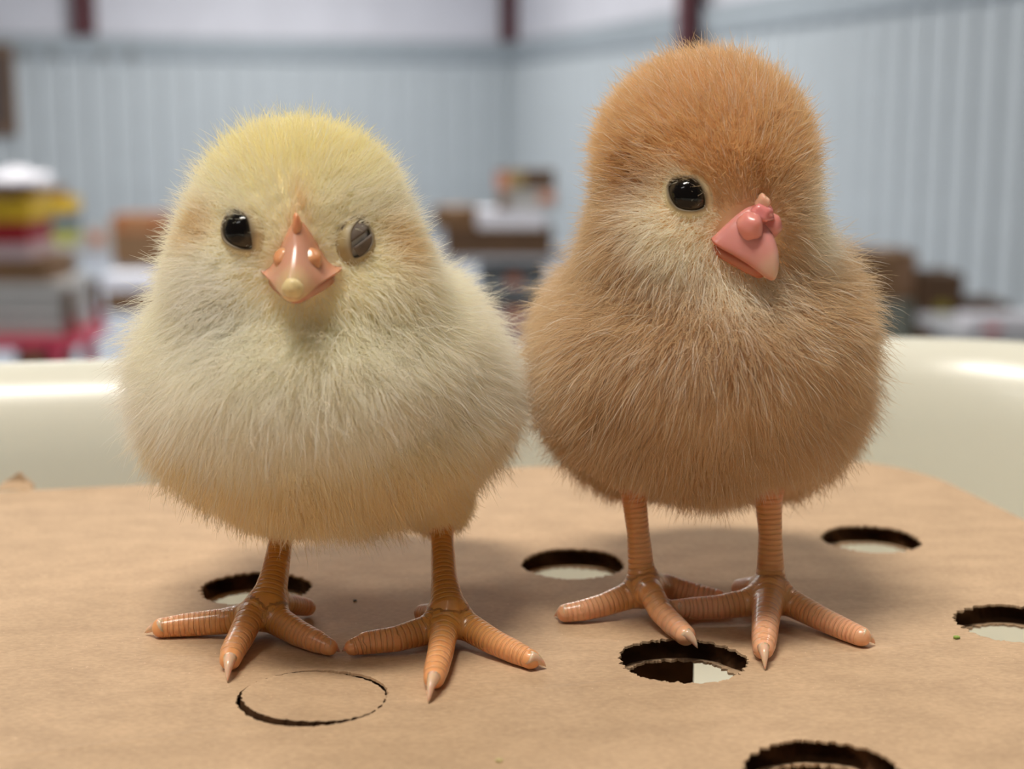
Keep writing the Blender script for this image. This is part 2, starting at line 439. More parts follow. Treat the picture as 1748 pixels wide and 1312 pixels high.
# -- right: cartons along the ribbed side wall
Y = 8.6
carton('storage_bin', 'grey-green plastic bin under the brown carton by the side wall', X(1488, Y), X(1566, Y), FZ, Z(512, Y), Y, 0.35, mat('grey_green_plastic', lin(128, 130, 118), 0.5, 0.05, 8), cat='bin', lid_frac=0.1)
carton('cardboard_box', 'brown carton with a tan patch, beside the orange chick shoulder', X(1466, Y), X(1568, Y), Z(512, Y), Z(431, Y), Y, 0.38, M['brownbox'], patches=((0.7, 0.97, 0.15, 0.9, mat('tan_patch', lin(142, 108, 82), 0.8, 0.05, 10)),), tape=M['tape'], lid_frac=0.2)
st = carton('cardboard_box', 'tall dark brown carton with a round yellow sticker', X(1571, Y), X(1642, Y), FZ, Z(466, Y), Y - 0.1, 0.4, M['darkbox'], lid_frac=0.12)
bm = bmesh.new()
bmesh.ops.create_cone(bm, cap_ends=True, segments=24, radius1=0.045, radius2=0.045, depth=0.004, matrix=Matrix.Translation((0.0, -0.202, Z(523, Y) - FZ)) @ Matrix.Rotation(math.pi / 2, 4, 'X'))
bm_obj('round_sticker', bm, M['yellowspot'], st)
carton('cardboard_box', 'low dark carton next to the stickered carton by the side wall', X(1645, Y), X(1722, Y), FZ, Z(514, Y), Y - 0.1, 0.4, M['darkbox'], lid_frac=0.15)
Y = 5.0
ztb = Z(566, Y)
table('side_table', 'grey side table behind the tub rim holding a white tray', X(1640, Y), X(1980, Y), Y - 0.03, Y + 0.5, ztb)
tr = carton('white_tray', 'white foam tray with a red sticker beyond the tub rim', X(1660, Y), X(1930, Y), ztb, Z(540, Y), Y, 0.14, M['whitepaper'], cat='tray', lid_frac=0.3, patches=((0.11, 0.21, 0.0, 0.35, M['brightred']),))

# ================================================================== TUB AND LID
TH = math.radians(11.5)
Uv, Vv = np.array([math.cos(TH), math.sin(TH)]), np.array([-math.sin(TH), math.cos(TH)])
ZR = 0.019                                     # rim height above the lid
rimL, rimR = G(0, 632, ZR)[:2], G(1500, 567, ZR)[:2]
v_rim = (rimL @ Vv + rimR @ Vv) / 2
u_right, u_left, v_front = 0.262, -0.30, -0.12

def rrect(u0, u1, v0, v1, r, n=14):
    pts = []
    for (cu, cv, a0) in ((u1 - r, v1 - r, 0), (u0 + r, v1 - r, 90), (u0 + r, v0 + r, 180), (u1 - r, v0 + r, 270)):
        for k in range(n + 1):
            a = math.radians(a0 + 90 * k / n)
            pts.append((cu + r * math.cos(a), cv + r * math.sin(a)))
    return pts
# profile: (offset outwards from the crest, height)
prof = [(-0.060, -0.075), (-0.040, -0.0745), (-0.033, -0.071), (-0.029, -0.062), (-0.0255, -0.040), (-0.022, -0.020), (-0.0185, -0.004), (-0.0155, 0.004), (-0.0125, 0.0095), (-0.009, 0.0140),
        (-0.005, 0.0172), (-0.001, 0.0188), (0.003, 0.0190), (0.007, 0.0178), (0.010, 0.0150), (0.0115, 0.011), (0.0115, 0.004), (0.010, 0.0), (0.0085, 0.0),
        (0.004, -0.02), (-0.004, -0.05), (-0.012, -0.072), (-0.018, -0.0775), (-0.060, -0.0785)]
vs, fs, n = [], [], 60
for (o, z) in prof:
    loop = rrect(u_left - o, u_right + o, v_front - o, v_rim + o, 0.085 + o)
    n = len(loop)
    vs += [(*(Uv * p[0] + Vv * p[1]), z) for p in loop]
for i in range(len(prof) - 1):
    for k in range(n):
        k2 = (k + 1) % n
        fs.append((i * n + k, (i + 1) * n + k, (i + 1) * n + k2, i * n + k2))
fs.append(tuple(range(n)))
fs.append(tuple((len(prof) - 1) * n + k for k in reversed(range(n))))
me = bpy.data.meshes.new('plastic_tub'); me.from_pydata(vs, [], fs); me.update(); me.materials.append(M['tub']); me.shade_smooth()
tub = link('plastic_tub', me)
tag(tub, 'large cream plastic tub with a thick rounded rim', 'tub')
table('work_table', 'grey work table that carries the cream tub', -0.55, 0.55, -0.45, 0.62, -0.0785)

# -- lid outline and holes
THICK = 0.0040
HR = 0.00985
holes_px = [(437, 1003), (978, 961), (1165, 1126), (1486, 919), (1734, 1063), (1404, 1315)]
holes = [G(*p)[:2] for p in holes_px]
disc_c = G(534, 1189)[:2]
bR = G(1748, 903)[:2]; bT = G(900, 798)[:2]; bL = G(0, 836)[:2]
v_back = (bT @ Vv + bL @ Vv) / 2
u_edge = bR @ Uv + 0.004
outline2 = rrect(-0.19, u_edge, 0.03, v_back, 0.034, 12)
outline = []
for i, p in enumerate(outline2):
    q = outline2[(i + 1) % len(outline2)]
    d = math.hypot(q[0] - p[0], q[1] - p[1])
    m_ = max(1, int(d / 0.006))
    for k in range(m_):
        f = k / m_
        u, v = p[0] + (q[0] - p[0]) * f, p[1] + (q[1] - p[1]) * f
        outline.append(Uv * u + Vv * (v - 0.0025 * (1 - math.cos((u - 0.02) * 9))))

def ragged(c, r, n, amp, wob, seed):
    rg = np.random.default_rng(seed)
    a = np.arange(n) / n * 2 * np.pi
    ph = rg.uniform(0, 6.28, 6)
    rr = r + wob * (np.sin(2 * a + ph[0]) * 0.6 + np.sin(3 * a + ph[1]) * 0.4)
    teeth = np.abs(((a * r / 0.0021 + 0.35 * np.sin(3 * a + ph[2])) % 1.0) - 0.5) * 2
    rr = rr - amp * teeth * (0.6 + 0.4 * np.sin(5 * a + ph[3])) + rg.normal(0, amp * 0.18, n)
    return np.stack([c[0] + rr * np.cos(a), c[1] + rr * np.sin(a)], 1)

def sheet(name, outline, loops, circles, z0, z1, material, parent):
    pts, edges = [], []
    for lp in [outline] + loops:
        b = len(pts); k = len(lp)
        pts += [Vector((p[0], p[1])) for p in lp]
        edges += [(b + i, b + (i + 1) % k) for i in range(k)]
    nb = len(pts)
    out = delaunay_2d_cdt(pts, edges, [], 0, 1e-9)
    v2, f2 = out[0], out[2]
    keep = []
    for f in f2:
        c = sum((v2[i] for i in f), Vector((0, 0))) / 3
        if any((c.x - q[0]) ** 2 + (c.y - q[1]) ** 2 < 0.007 ** 2 for q in circles): continue
        bad = False
        for lp in loops:
            cc = lp.mean(0)
            if (c.x - cc[0]) ** 2 + (c.y - cc[1]) ** 2 < 0.0115 ** 2:
                # inside test
                x, y = c.x, c.y
                x0, y0 = lp[:, 0], lp[:, 1]; x1, y1 = np.roll(x0, -1), np.roll(y0, -1)
                cr = ((y0 > y) != (y1 > y)) & (x < (x1 - x0) * (y - y0) / (y1 - y0 + 1e-15) + x0)
                if cr.sum() % 2: bad = True; break
        if not bad: keep.append(f)
    N = len(v2)
    vs = [(v.x, v.y, z1) for v in v2] + [(v.x, v.y, z0) for v in v2]
    fs = []
    cnt = {}
    for f in keep:
        a, b, c = f
        if (v2[b] - v2[a]).cross(v2[c] - v2[a]) < 0: f = [a, c, b]
        fs.append(tuple(f)); fs.append(tuple(N + i for i in reversed(f)))
        for i in range(3):
            e = (f[i], f[(i + 1) % 3]); cnt[e] = 1
    for (a, b) in list(cnt):
        if (b, a) not in cnt: fs.append((b, a, N + a, N + b))
    return mesh_obj(name, vs, fs, material, parent)

lid = thing('perforated_cardboard', 'kraft cardboard sheet with round punched air holes under the chicks', 'cardboard', (0, 0, 0))
loops_top = [ragged(h, HR + 0.0002, 260, 0.00085, 0.00022, 20 + i) for i, h in enumerate(holes)]
loops_bot = [ragged(h + np.array([0, 0.0002]), HR, 260, 0.0009, 0.0004, 50 + i) for i, h in enumerate(holes)]
disc_r = 0.0109
disc_loop = ragged(disc_c, disc_r, 220, 0.00035, 0.00015, 91)
sheet('top_liner', outline, loops_top + [disc_loop], [], -0.0004, 0.0, M['kraft'], lid)
sheet('bottom_liner', outline, loops_bot + [ragged(disc_c, disc_r, 150, 0.0003, 0.0001, 92)], [], -THICK, -THICK + 0.0004, M['kraft'], lid)
# corrugated core seen on the hole walls and the outer edge
def core_wall(c, r, seed, name='fluted_core'):
    rg = np.random.default_rng(seed)
    n = 220; a = np.arange(n) / n * 2 * np.pi
    vs, fs = [], []
    zs = np.linspace(-0.0004, -THICK + 0.0004, 7)
    for j, z in enumerate(zs):
        s = j / 6
        # flutes run across x: their cut ends draw a wave on the wall
        wave = np.sin(a * r * 900 + 2.4 * np.sin(2 * a) + s * 2.6 + rg.normal(0, 0.15, n))
        rr = r + 0.0006 + (0.0016 + 0.0012 * wave) * math.sin(math.pi * min(max(s, 0.02), 0.98)) ** 0.6
        vs += [(c[0] + q * math.cos(t), c[1] + q * math.sin(t), z) for q, t in zip(rr, a)]
    for j in range(6):
        for k in range(n):
            k2 = (k + 1) % n
            fs.append((j * n + k, j * n + k2, (j + 1) * n + k2, (j + 1) * n + k))
    return mesh_obj(name, vs, fs, M['core'], lid, smooth=True)
for i, h in enumerate(holes): core_wall(h, HR, 70 + i)
core_wall(disc_c, disc_r, 80)
oc = np.array(outline); cm = oc.mean(0)
oi = oc + (cm - oc) / np.linalg.norm(cm - oc, axis=1, keepdims=True) * 0.0006
no = len(oi)
mesh_obj('edge_core', [(p[0], p[1], -0.0004) for p in oi] + [(p[0], p[1], -THICK + 0.0004) for p in oi],
         [(k, (k + 1) % no, no + (k + 1) % no, no + k) for k in range(no)], M['core'], lid)
# punched disc that never fell out: slightly tipped in its hole
dl = ragged(np.array([0.0, 0.0]), disc_r - 0.00045, 200, 0.00040, 0.00018, 93)
vs = [(0, 0, 0)] + [(p[0], p[1], 0) for p in dl] + [(p[0], p[1], -0.0036) for p in dl] + [(0, 0, -0.0036)]
nd = len(dl)
fs = [(0, 1 + k, 1 + (k + 1) % nd) for k in range(nd)] + [(1 + k, 1 + nd + k, 1 + nd + (k + 1) % nd, 1 + (k + 1) % nd) for k in range(nd)] + [(2 * nd + 1, 1 + nd + (k + 1) % nd, 1 + nd + k) for k in range(nd)]
pd = mesh_obj('punched_disc', vs, fs, M['kraft'], lid)
pd.location = (disc_c[0] + 0.00016, disc_c[1] + 0.00040, 0.00005)
pd.rotation_euler = (math.radians(-2.0), math.radians(3.2), 0)
pd.data.materials.append(M['core'])
for k_, p_ in enumerate(pd.data.polygons): p_.material_index = 1 if nd <= k_ < 2 * nd else 0
# torn tab standing up on the back edge
tab0 = G(28, 832, 0.0)
tvs, tfs = [], []
tp = [(-0.0040, 0, 0.0), (-0.0030, 0.001, 0.0012), (-0.0012, 0.0012, 0.0022), (0.0005, 0.0012, 0.0034), (0.0018, 0.001, 0.0020), (0.0034, 0.0006, 0.0010), (0.0042, 0, 0.0)]
for (x, y, z) in tp: tvs += [(x, y - 0.0006, z), (x, y + 0.0006, z)]
tb = len(tvs)
tvs += [(-0.0040, -0.0030, 0.0), (0.0042, -0.0028, 0.0), (0.0, -0.0034, 0.0003), (-0.0030, -0.0016, 0.0010), (0.0032, -0.0014, 0.0009), (0.0004, -0.0012, 0.0019)]
k = len(tp)
tfs += [tuple(2 * i for i in range(k)), tuple(2 * i + 1 for i in reversed(range(k)))]
tfs += [(2 * i, 2 * i + 1, 2 * i + 3, 2 * i + 2) for i in range(k - 1)]
tfs += [(tb, tb + 2, tb + 5, tb + 3), (tb + 2, tb + 1, tb + 4, tb + 5), (tb + 3, tb + 5, 2), (tb + 5, tb + 4, 10), (tb, tb + 3, 0), (tb + 4, tb + 1, 12), (tb + 3, 2, 0), (tb + 4, 12, 10)]
mesh_obj('torn_tab', tvs, tfs, M['kraft'], lid, loc=(tab0[0], tab0[1], 0.0))
# cardboard divider under the lid
dv = thing('box_divider', 'kraft cardboard divider strip standing in the tub under the lid', 'divider', tuple(Uv * -0.1 + Vv * 0.10) + (-0.0748,), TH)
box_part('strip', (-0.075, 0.265, -0.0015, 0.0015, 0.0, 0.0706), M['kraft'], dv)
for sx in (-0.07, 0.26):
    box_part('end_flap', (sx - 0.0015, sx + 0.0015, -0.06, 0.06, 0.0, 0.0706), M['kraft'], dv)

shade_strip = thing('box_divider', 'short divider strip added under the hole by the orange chick toes, darkened for shade', 'divider', (0.010, 0.2505, -0.0748))
box_part('strip', (-0.026, 0.022, -0.0012, 0.0012, 0.0, 0.0706), M['core'], shade_strip)  # added strip, coloured dark to stand for the shade below the hole
box_part('foot_flap', (-0.026, 0.022, -0.012, 0.0012, 0.0, 0.0012), M['core'], shade_strip)
fl2 = thing('cardboard_flap', 'kraft cardboard flap lying under the nearest air hole', 'flap', (*G(1404, 1250)[:2], -0.0748), TH)
box_part('flap', (-0.045, 0.05, -0.05, 0.012, 0.064, 0.0665), M['kraft'], fl2)
box_part('flap_leg', (-0.045, -0.0425, -0.05, 0.012, 0.0, 0.064), M['kraft'], fl2)
box_part('flap_leg', (0.0475, 0.05, -0.05, 0.012, 0.0, 0.064), M['kraft'], fl2)

# ================================================================== CHICKS
def mm(p): return np.asarray(p, dtype=np.float64) * 1000.0
def smin(a, b, k):
    h = np.clip(0.5 + 0.5 * (b - a) / k, 0, 1)
    return b + (a - b) * h - k * h * (1 - h)
def sstep(a, b, x):
    t = np.clip((x - a) / (b - a), 0, 1); return t * t * (3 - 2 * t)
def unit(v): return v / (np.linalg.norm(v, axis=-1, keepdims=True) + 1e-9)

class Shape:
    """one continuous animal surface: blended ellipsoids for trunk and head, tapered capsules for legs and toes (mm)"""
    def __init__(self, ells, chains, kbody=7.0, klegs=1.5, kjoin=2.6):
        self.ells, self.chains, self.kb, self.kl, self.kj = ells, chains, kbody, klegs, kjoin
    def body(self, P):
        d = None
        for (c, r, k) in self.ells:
            q = (P - c) / r
            k0 = np.sqrt((q * q).sum(-1)) + 1e-9
            k1 = np.sqrt(((q / r) ** 2).sum(-1)) + 1e-9
            e = k0 * (k0 - 1) / k1
            d = e if d is None else smin(d, e, k)
        return d
    def legs(self, P):
        d = None
        for ch in self.chains:
            dc = None
            for (a, ra), (b, rb) in zip(ch[:-1], ch[1:]):
                pa, ba = P - a, b - a
                h = np.clip((pa @ ba) / (ba @ ba), 0, 1)
                e = np.sqrt(((pa - h[..., None] * ba) ** 2).sum(-1)) - (ra + (rb - ra) * h)
                dc = e if dc is None else np.minimum(dc, e)
            d = dc if d is None else smin(d, dc, self.kl)
        return d
    def leg_coord(self, P):
        """distance along the nearest toe or shank, and how far towards its end"""
        best = np.full(len(P), 1e9); s = np.zeros(len(P)); f = np.zeros(len(P)); ci = np.zeros(len(P), int)
        for n, ch in enumerate(self.chains):
            tot = sum(np.linalg.norm(b[0] - a[0]) for a, b in zip(ch[:-1], ch[1:])); acc = 0.0
            for (a, ra), (b, rb) in zip(ch[:-1], ch[1:]):
                pa, ba = P - a, b - a; L = np.linalg.norm(ba)
                h = np.clip((pa @ ba) / (L * L), 0, 1)
                e = np.sqrt(((pa - h[:, None] * ba) ** 2).sum(-1)) - (ra + (rb - ra) * h)
                m = e < best
                best[m] = e[m]; s[m] = acc + h[m] * L; f[m] = (acc + h[m] * L) / tot; ci[m] = n
                acc += L
        return s, f, ci
    def __call__(self, P):
        return smin(self.body(P), self.legs(P), self.kj)
    def grad(self, P, fn=None, e=0.05):
        fn = fn or self
        g = np.empty_like(P)
        for i in range(3):
            d = np.zeros(3); d[i] = e
            g[:, i] = fn(P + d) - fn(P - d)
        return unit(g)

def surface(shape, lo, hi, h, zleg):
    ax = [np.arange(lo[i], hi[i] + h, h) for i in range(3)]
    nx, ny, nz = map(len, ax)
    vals = np.empty((nx, ny, nz), np.float32)
    kz = int((zleg - lo[2]) / h)
    yy, zz = np.meshgrid(ax[1], ax[2], indexing='ij')
    for i in range(nx):
        P = np.stack([np.full(yy.size, ax[0][i]), yy.ravel(), zz.ravel()], 1)
        d = shape.body(P).reshape(ny, nz)
        Q = P.reshape(ny, nz, 3)[:, :kz].reshape(-1, 3)
        # legs only where they can matter
        dl = shape.legs(Q).reshape(ny, kz)
        d[:, :kz] = smin(d[:, :kz], dl, shape.kj)
        vals[i] = d
    ins = vals < 0
    c = ins[:-1, :-1, :-1].astype(np.int8)
    for (a, b, e) in ((1, 0, 0), (0, 1, 0), (0, 0, 1), (1, 1, 0), (1, 0, 1), (0, 1, 1), (1, 1, 1)):
        c = c + ins[a:nx - 1 + a, b:ny - 1 + b, e:nz - 1 + e]
    act = (c > 0) & (c < 8)
    idx = np.full(act.shape, -1, np.int64)
    cells = np.argwhere(act)
    idx[act] = np.arange(len(cells))
    P = np.array(lo) + (cells + 0.5) * h
    P0 = P.copy()
    for _ in range(3):
        f = shape(P)
        g = shape.grad(P)
        P = P - np.clip(f, -h, h)[:, None] * g * 0.9
        P = np.clip(P, P0 - 0.75 * h, P0 + 0.75 * h)
    quads = []
    for axis in range(3):
        o = [1 if a == axis else 0 for a in range(3)]
        A = ins[:nx - o[0], :ny - o[1], :nz - o[2]]; B = ins[o[0]:, o[1]:, o[2]:]
        for flip in (0, 1):
            e = np.argwhere((A & ~B) if not flip else (~A & B))
            a1, a2 = (axis + 1) % 3, (axis + 2) % 3
            e = e[(e[:, a1] > 0) & (e[:, a2] > 0)]
            e = e[(e[:, a1] < act.shape[a1]) & (e[:, a2] < act.shape[a2])]
            def cell(d1, d2):
                q = e.copy(); q[:, a1] -= d1; q[:, a2] -= d2
                return idx[q[:, 0], q[:, 1], q[:, 2]]
            q = np.stack([cell(1, 1), cell(0, 1), cell(0, 0), cell(1, 0)], 1)
            quads.append(q[:, ::-1] if flip else q)
    Q = np.concatenate(quads); Q = Q[(Q >= 0).all(1)]
    return P, Q

def attr_mat(name, attr, rough, spec=0.5, rings=None, sss=0.0, coat=0.0):
    m, nt, b = new_mat(name)
    L = nt.links.new
    at = node(nt, 'ShaderNodeAttribute', attribute_name=attr)
    L(at.outputs['Color'], b.inputs['Base Color'])
    b.inputs['Roughness'].default_value = rough
    b.inputs['Specular IOR Level'].default_value = spec
    b.inputs['Coat Weight'].default_value = coat
    b.inputs['Coat Roughness'].default_value = 0.2
    if sss:
        b.inputs['Subsurface Weight'].default_value = sss
        b.inputs['Subsurface Radius'].default_value = (1.0, 0.45, 0.25)
        b.inputs['Subsurface Scale'].default_value = 0.0012
    if rings:
        r = node(nt, 'ShaderNodeAttribute', attribute_name=rings)
        tcn = node(nt, 'ShaderNodeTexCoord')
        nz = node(nt, 'ShaderNodeTexNoise'); nz.inputs['Scale'].default_value = 420
        L(tcn.outputs['Object'], nz.inputs['Vector'])
        w = node(nt, 'ShaderNodeMath', operation='MULTIPLY_ADD'); w.inputs[1].default_value = 2 * math.pi / 0.86
        L(r.outputs['Fac'], w.inputs[0])
        wn = node(nt, 'ShaderNodeMath', operation='MULTIPLY'); wn.inputs[1].default_value = 3.0; L(nz.outputs['Fac'], wn.inputs[0]); L(wn.outputs[0], w.inputs[2])
        s = node(nt, 'ShaderNodeMath', operation='SINE'); L(w.outputs[0], s.inputs[0])
        ab = node(nt, 'ShaderNodeMapRange', interpolation_type='SMOOTHSTEP'); ab.inputs['From Min'].default_value = -1.0; ab.inputs['From Max'].default_value = -0.1
        L(s.outputs[0], ab.inputs['Value'])
        lm = node(nt, 'ShaderNodeAttribute', attribute_name='leg_mask')
        mu = node(nt, 'ShaderNodeMath', operation='MULTIPLY'); L(ab.outputs[0], mu.inputs[0]); L(lm.outputs['Fac'], mu.inputs[1])
        bp = node(nt, 'ShaderNodeBump'); bp.inputs['Strength'].default_value = 0.9; bp.inputs['Distance'].default_value = 0.00022
        L(mu.outputs[0], bp.inputs['Height']); L(bp.outputs[0], b.inputs['Normal'])
        # pale joints between the scales
        mx = node(nt, 'ShaderNodeMix', data_type='RGBA', blend_type='MIX')
        iv = node(nt, 'ShaderNodeMapRange'); iv.inputs['To Min'].default_value = 0.30; iv.inputs['To Max'].default_value = 0.0
        L(mu.outputs[0], iv.inputs['Value'])
        mk = node(nt, 'ShaderNodeMath', operation='MULTIPLY'); L(iv.outputs[0], mk.inputs[0]); L(lm.outputs['Fac'], mk.inputs[1])
        L(mk.outputs[0], mx.inputs[0]); L(at.outputs['Color'], mx.inputs[6]); mx.inputs[7].default_value = (*lin(206, 158, 112), 1)
        L(mx.outputs[2], b.inputs['Base Color'])
    return m

def down_mat(name):
    m = bpy.data.materials.new(name); m.use_nodes = True
    nt = m.node_tree; nt.nodes.clear(); L = nt.links.new
    out = node(nt, 'ShaderNodeOutputMaterial')
    at = node(nt, 'ShaderNodeAttribute', attribute_name='down_color')
    df = node(nt, 'ShaderNodeBsdfDiffuse'); L(at.outputs['Color'], df.inputs['Color'])
    tr = node(nt, 'ShaderNodeBsdfTranslucent'); L(at.outputs['Color'], tr.inputs['Color'])
    m1 = node(nt, 'ShaderNodeMixShader'); m1.inputs[0].default_value = 0.48; L(df.outputs[0], m1.inputs[1]); L(tr.outputs[0], m1.inputs[2])
    gl = node(nt, 'ShaderNodeBsdfHair', component='Reflection'); gl.inputs['RoughnessU'].default_value = 0.28; gl.inputs['RoughnessV'].default_value = 0.6
    gl.inputs['Color'].default_value = (1, 0.95, 0.86, 1)
    m2 = node(nt, 'ShaderNodeMixShader'); m2.inputs[0].default_value = 0.07; L(m1.outputs[0], m2.inputs[1]); L(gl.outputs[0], m2.inputs[2])
    L(m2.outputs[0], out.inputs['Surface'])
    return m

MAT_BODY = attr_mat('chick_skin', 'skin_color', 0.36, 0.5, rings='ring', sss=0.35, coat=0.35)
MAT_LIDSKIN = attr_mat('eyelid_skin', 'beak_color', 0.5, 0.4)
MAT_DOWN = down_mat('chick_down')
MAT_SKIN = attr_mat('chick_skin_under_down', 'skin_color', 0.9, 0.0)
MAT_BEAK = attr_mat('chick_beak', 'beak_color', 0.26, 0.5, sss=0.5, coat=0.3)
MAT_EYE = attr_mat('eye_dark', 'beak_color', 0.10, 0.3)
MAT_RING = mat('eyelid_skin', lin(150, 132, 108), 0.55, 0.12, 900, bump=0.0001)
MAT_LID = mat('closed_eyelid', lin(104, 90, 78), 0.5, 0.10, 900)
MAT_MEMB = mat('eye_membrane', lin(206, 200, 190), 0.3, 0.05, 400)
MAT_CLAW = mat('claw_horn', lin(226, 190, 160), 0.22, 0.06, 600, coat=0.4)
MAT_CLAW.node_tree.nodes['Principled BSDF'].inputs['Subsurface Weight'].default_value = 0.6
MAT_CLAW.node_tree.nodes['Principled BSDF'].inputs['Subsurface Scale'].default_value = 0.0012
MAT_EGGT = mat('egg_tooth', lin(228, 204, 150), 0.35, 0.08, 700)

def set_attr(me, name, kind, domain, data):
    a = me.attributes.new(name, kind, domain)
    a.data.foreach_set('color' if 'COLOR' in kind else 'value', np.asarray(data, np.float32).ravel())

def frame(fwd, up):
    f = unit(np.asarray(fwd, float)); r = unit(np.cross(f, up)); u = np.cross(r, f)
    return r, f, u

def loft_beak(name, base, fr, secs, colf, parent, org, nseg=40, under=0.25):
    """secs: (t_forward, centre_up, half_width, height) in mm; a bell-shaped section over a shallow underside"""
    r, f, u = fr
    vs, fs, cols = [], [], []
    nt_ = len(secs)
    for (t, cu, w, h, power) in secs:
        for k in range(nseg):
            a = 2 * math.pi * k / nseg
            x = w * math.cos(a); s = math.sin(a)
            z = h * abs(s) ** power if s > 0 else -under * h * abs(s)
            p = base + r * x + f * t + u * (cu + z)
            vs.append((p - org) / 1000.0); cols.append((*colf(t, x, z), 1))
    for i in range(nt_ - 1):
        for k in range(nseg):
            k2 = (k + 1) % nseg
            fs.append((i * nseg + k, i * nseg + k2, (i + 1) * nseg + k2, (i + 1) * nseg + k))
    fs.append(tuple(range(nseg))[::-1]); fs.append(tuple((nt_ - 1) * nseg + k for k in range(nseg)))
    bm = bmesh.new()
    o = mesh_obj(name, vs, fs, MAT_BEAK, parent, smooth=True)
    set_attr(o.data, 'beak_color', 'FLOAT_COLOR', 'POINT', cols)
    md = o.modifiers.new('smooth', 'SUBSURF'); md.levels = 1; md.render_levels = 1
    return o

def blob(name, c, fr, rad, material, parent, org, col=None, seg=20, rough=0.0, seed=1):
    """ellipsoid aligned to a frame with gentle irregularity"""
    r, f, u = fr
    bm = bmesh.new(); bmesh.ops.create_uvsphere(bm, u_segments=seg, v_segments=seg // 2 + 2, radius=1)
    rg = np.random.default_rng(seed); ph = rg.uniform(0, 6, 6)
    for v in bm.verts:
        q = np.array(v.co)
        k = 1 + rough * (math.sin(4 * q[0] + ph[0]) * math.sin(5 * q[1] + ph[1]) + 0.6 * math.sin(7 * q[2] + ph[2]))
        p = c + (r * q[0] * rad[0] + f * q[1] * rad[1] + u * q[2] * rad[2]) * k
        v.co = (p - org) / 1000.0
    o = bm_obj(name, bm, material, parent, smooth=True)
    if col is not None: set_attr(o.data, 'beak_color', 'FLOAT_COLOR', 'POINT', [(*col, 1)] * len(o.data.vertices))
    return o

def cap(name, c, fr, R, lo, hi, material, parent, org):
    """band of a sphere around axis f (frame r,f,u): latitudes between lo and hi measured along u, front half only"""
    r, f, u = fr
    vs, fs = [], []
    na, nb = 14, 8
    for i in range(nb + 1):
        el = lo + (hi - lo) * i / nb
        for j in range(na + 1):
            az = math.radians(-36 + 72 * j / na)
            p = c + R * (u * math.sin(el) + math.cos(el) * (f * math.cos(az) + r * math.sin(az)))
            vs.append((p - org) / 1000.0)
    for i in range(nb):
        for j in range(na):
            a = i * (na + 1) + j
            fs.append((a, a + 1, a + na + 2, a + na + 1))
    o = mesh_obj(name, vs, fs, material, parent, smooth=True)
    md = o.modifiers.new('thick', 'SOLIDIFY'); md.thickness = 0.00025; md.offset = -1
    return o

def claw(p0, p1, r0, parent, org, droop):
    """curved horn claw from toe end p0 to tip p1 (mm)"""
    ax = p1 - p0; L = np.linalg.norm(ax); f = ax / L
    side = unit(np.cross(f, [0, 0, 1.0])); up = np.cross(side, f)
    vs, fs, n, m_ = [], [], 12, 7
    for i in range(m_ + 1):
        t = i / m_
        c = p0 + ax * t + up * droop * math.sin(math.pi * t)
        rr = r0 * (1 - t) ** 0.75 + 0.05
        for k in range(n):
            a = 2 * math.pi * k / n
            vs.append((c + (side * math.cos(a) * 0.8 + up * math.sin(a)) * rr - org) / 1000.0)
    for i in range(m_):
        for k in range(n):
            k2 = (k + 1) % n
            fs.append((i * n + k, i * n + k2, (i + 1) * n + k2, (i + 1) * n + k))
    fs.append(tuple(range(n))[::-1]); fs.append(tuple(m_ * n + k for k in range(n)))
    return mesh_obj('claw', vs, fs, MAT_CLAW, parent, smooth=True)

def hit(shape, px, py, off=0.0):
    """first point of the trunk surface seen at a pixel (mm), and its outward normal"""
    d = unit(ray(px, py)); o = mm(CAMP); t = 150.0
    for _ in range(120):
        s = float(shape.body((o + d * t)[None])[0]) - off
        t += s * 0.8
        if abs(s) < 0.01: break
    p = o + d * t
    return p, shape.grad(p[None], shape.body)[0]

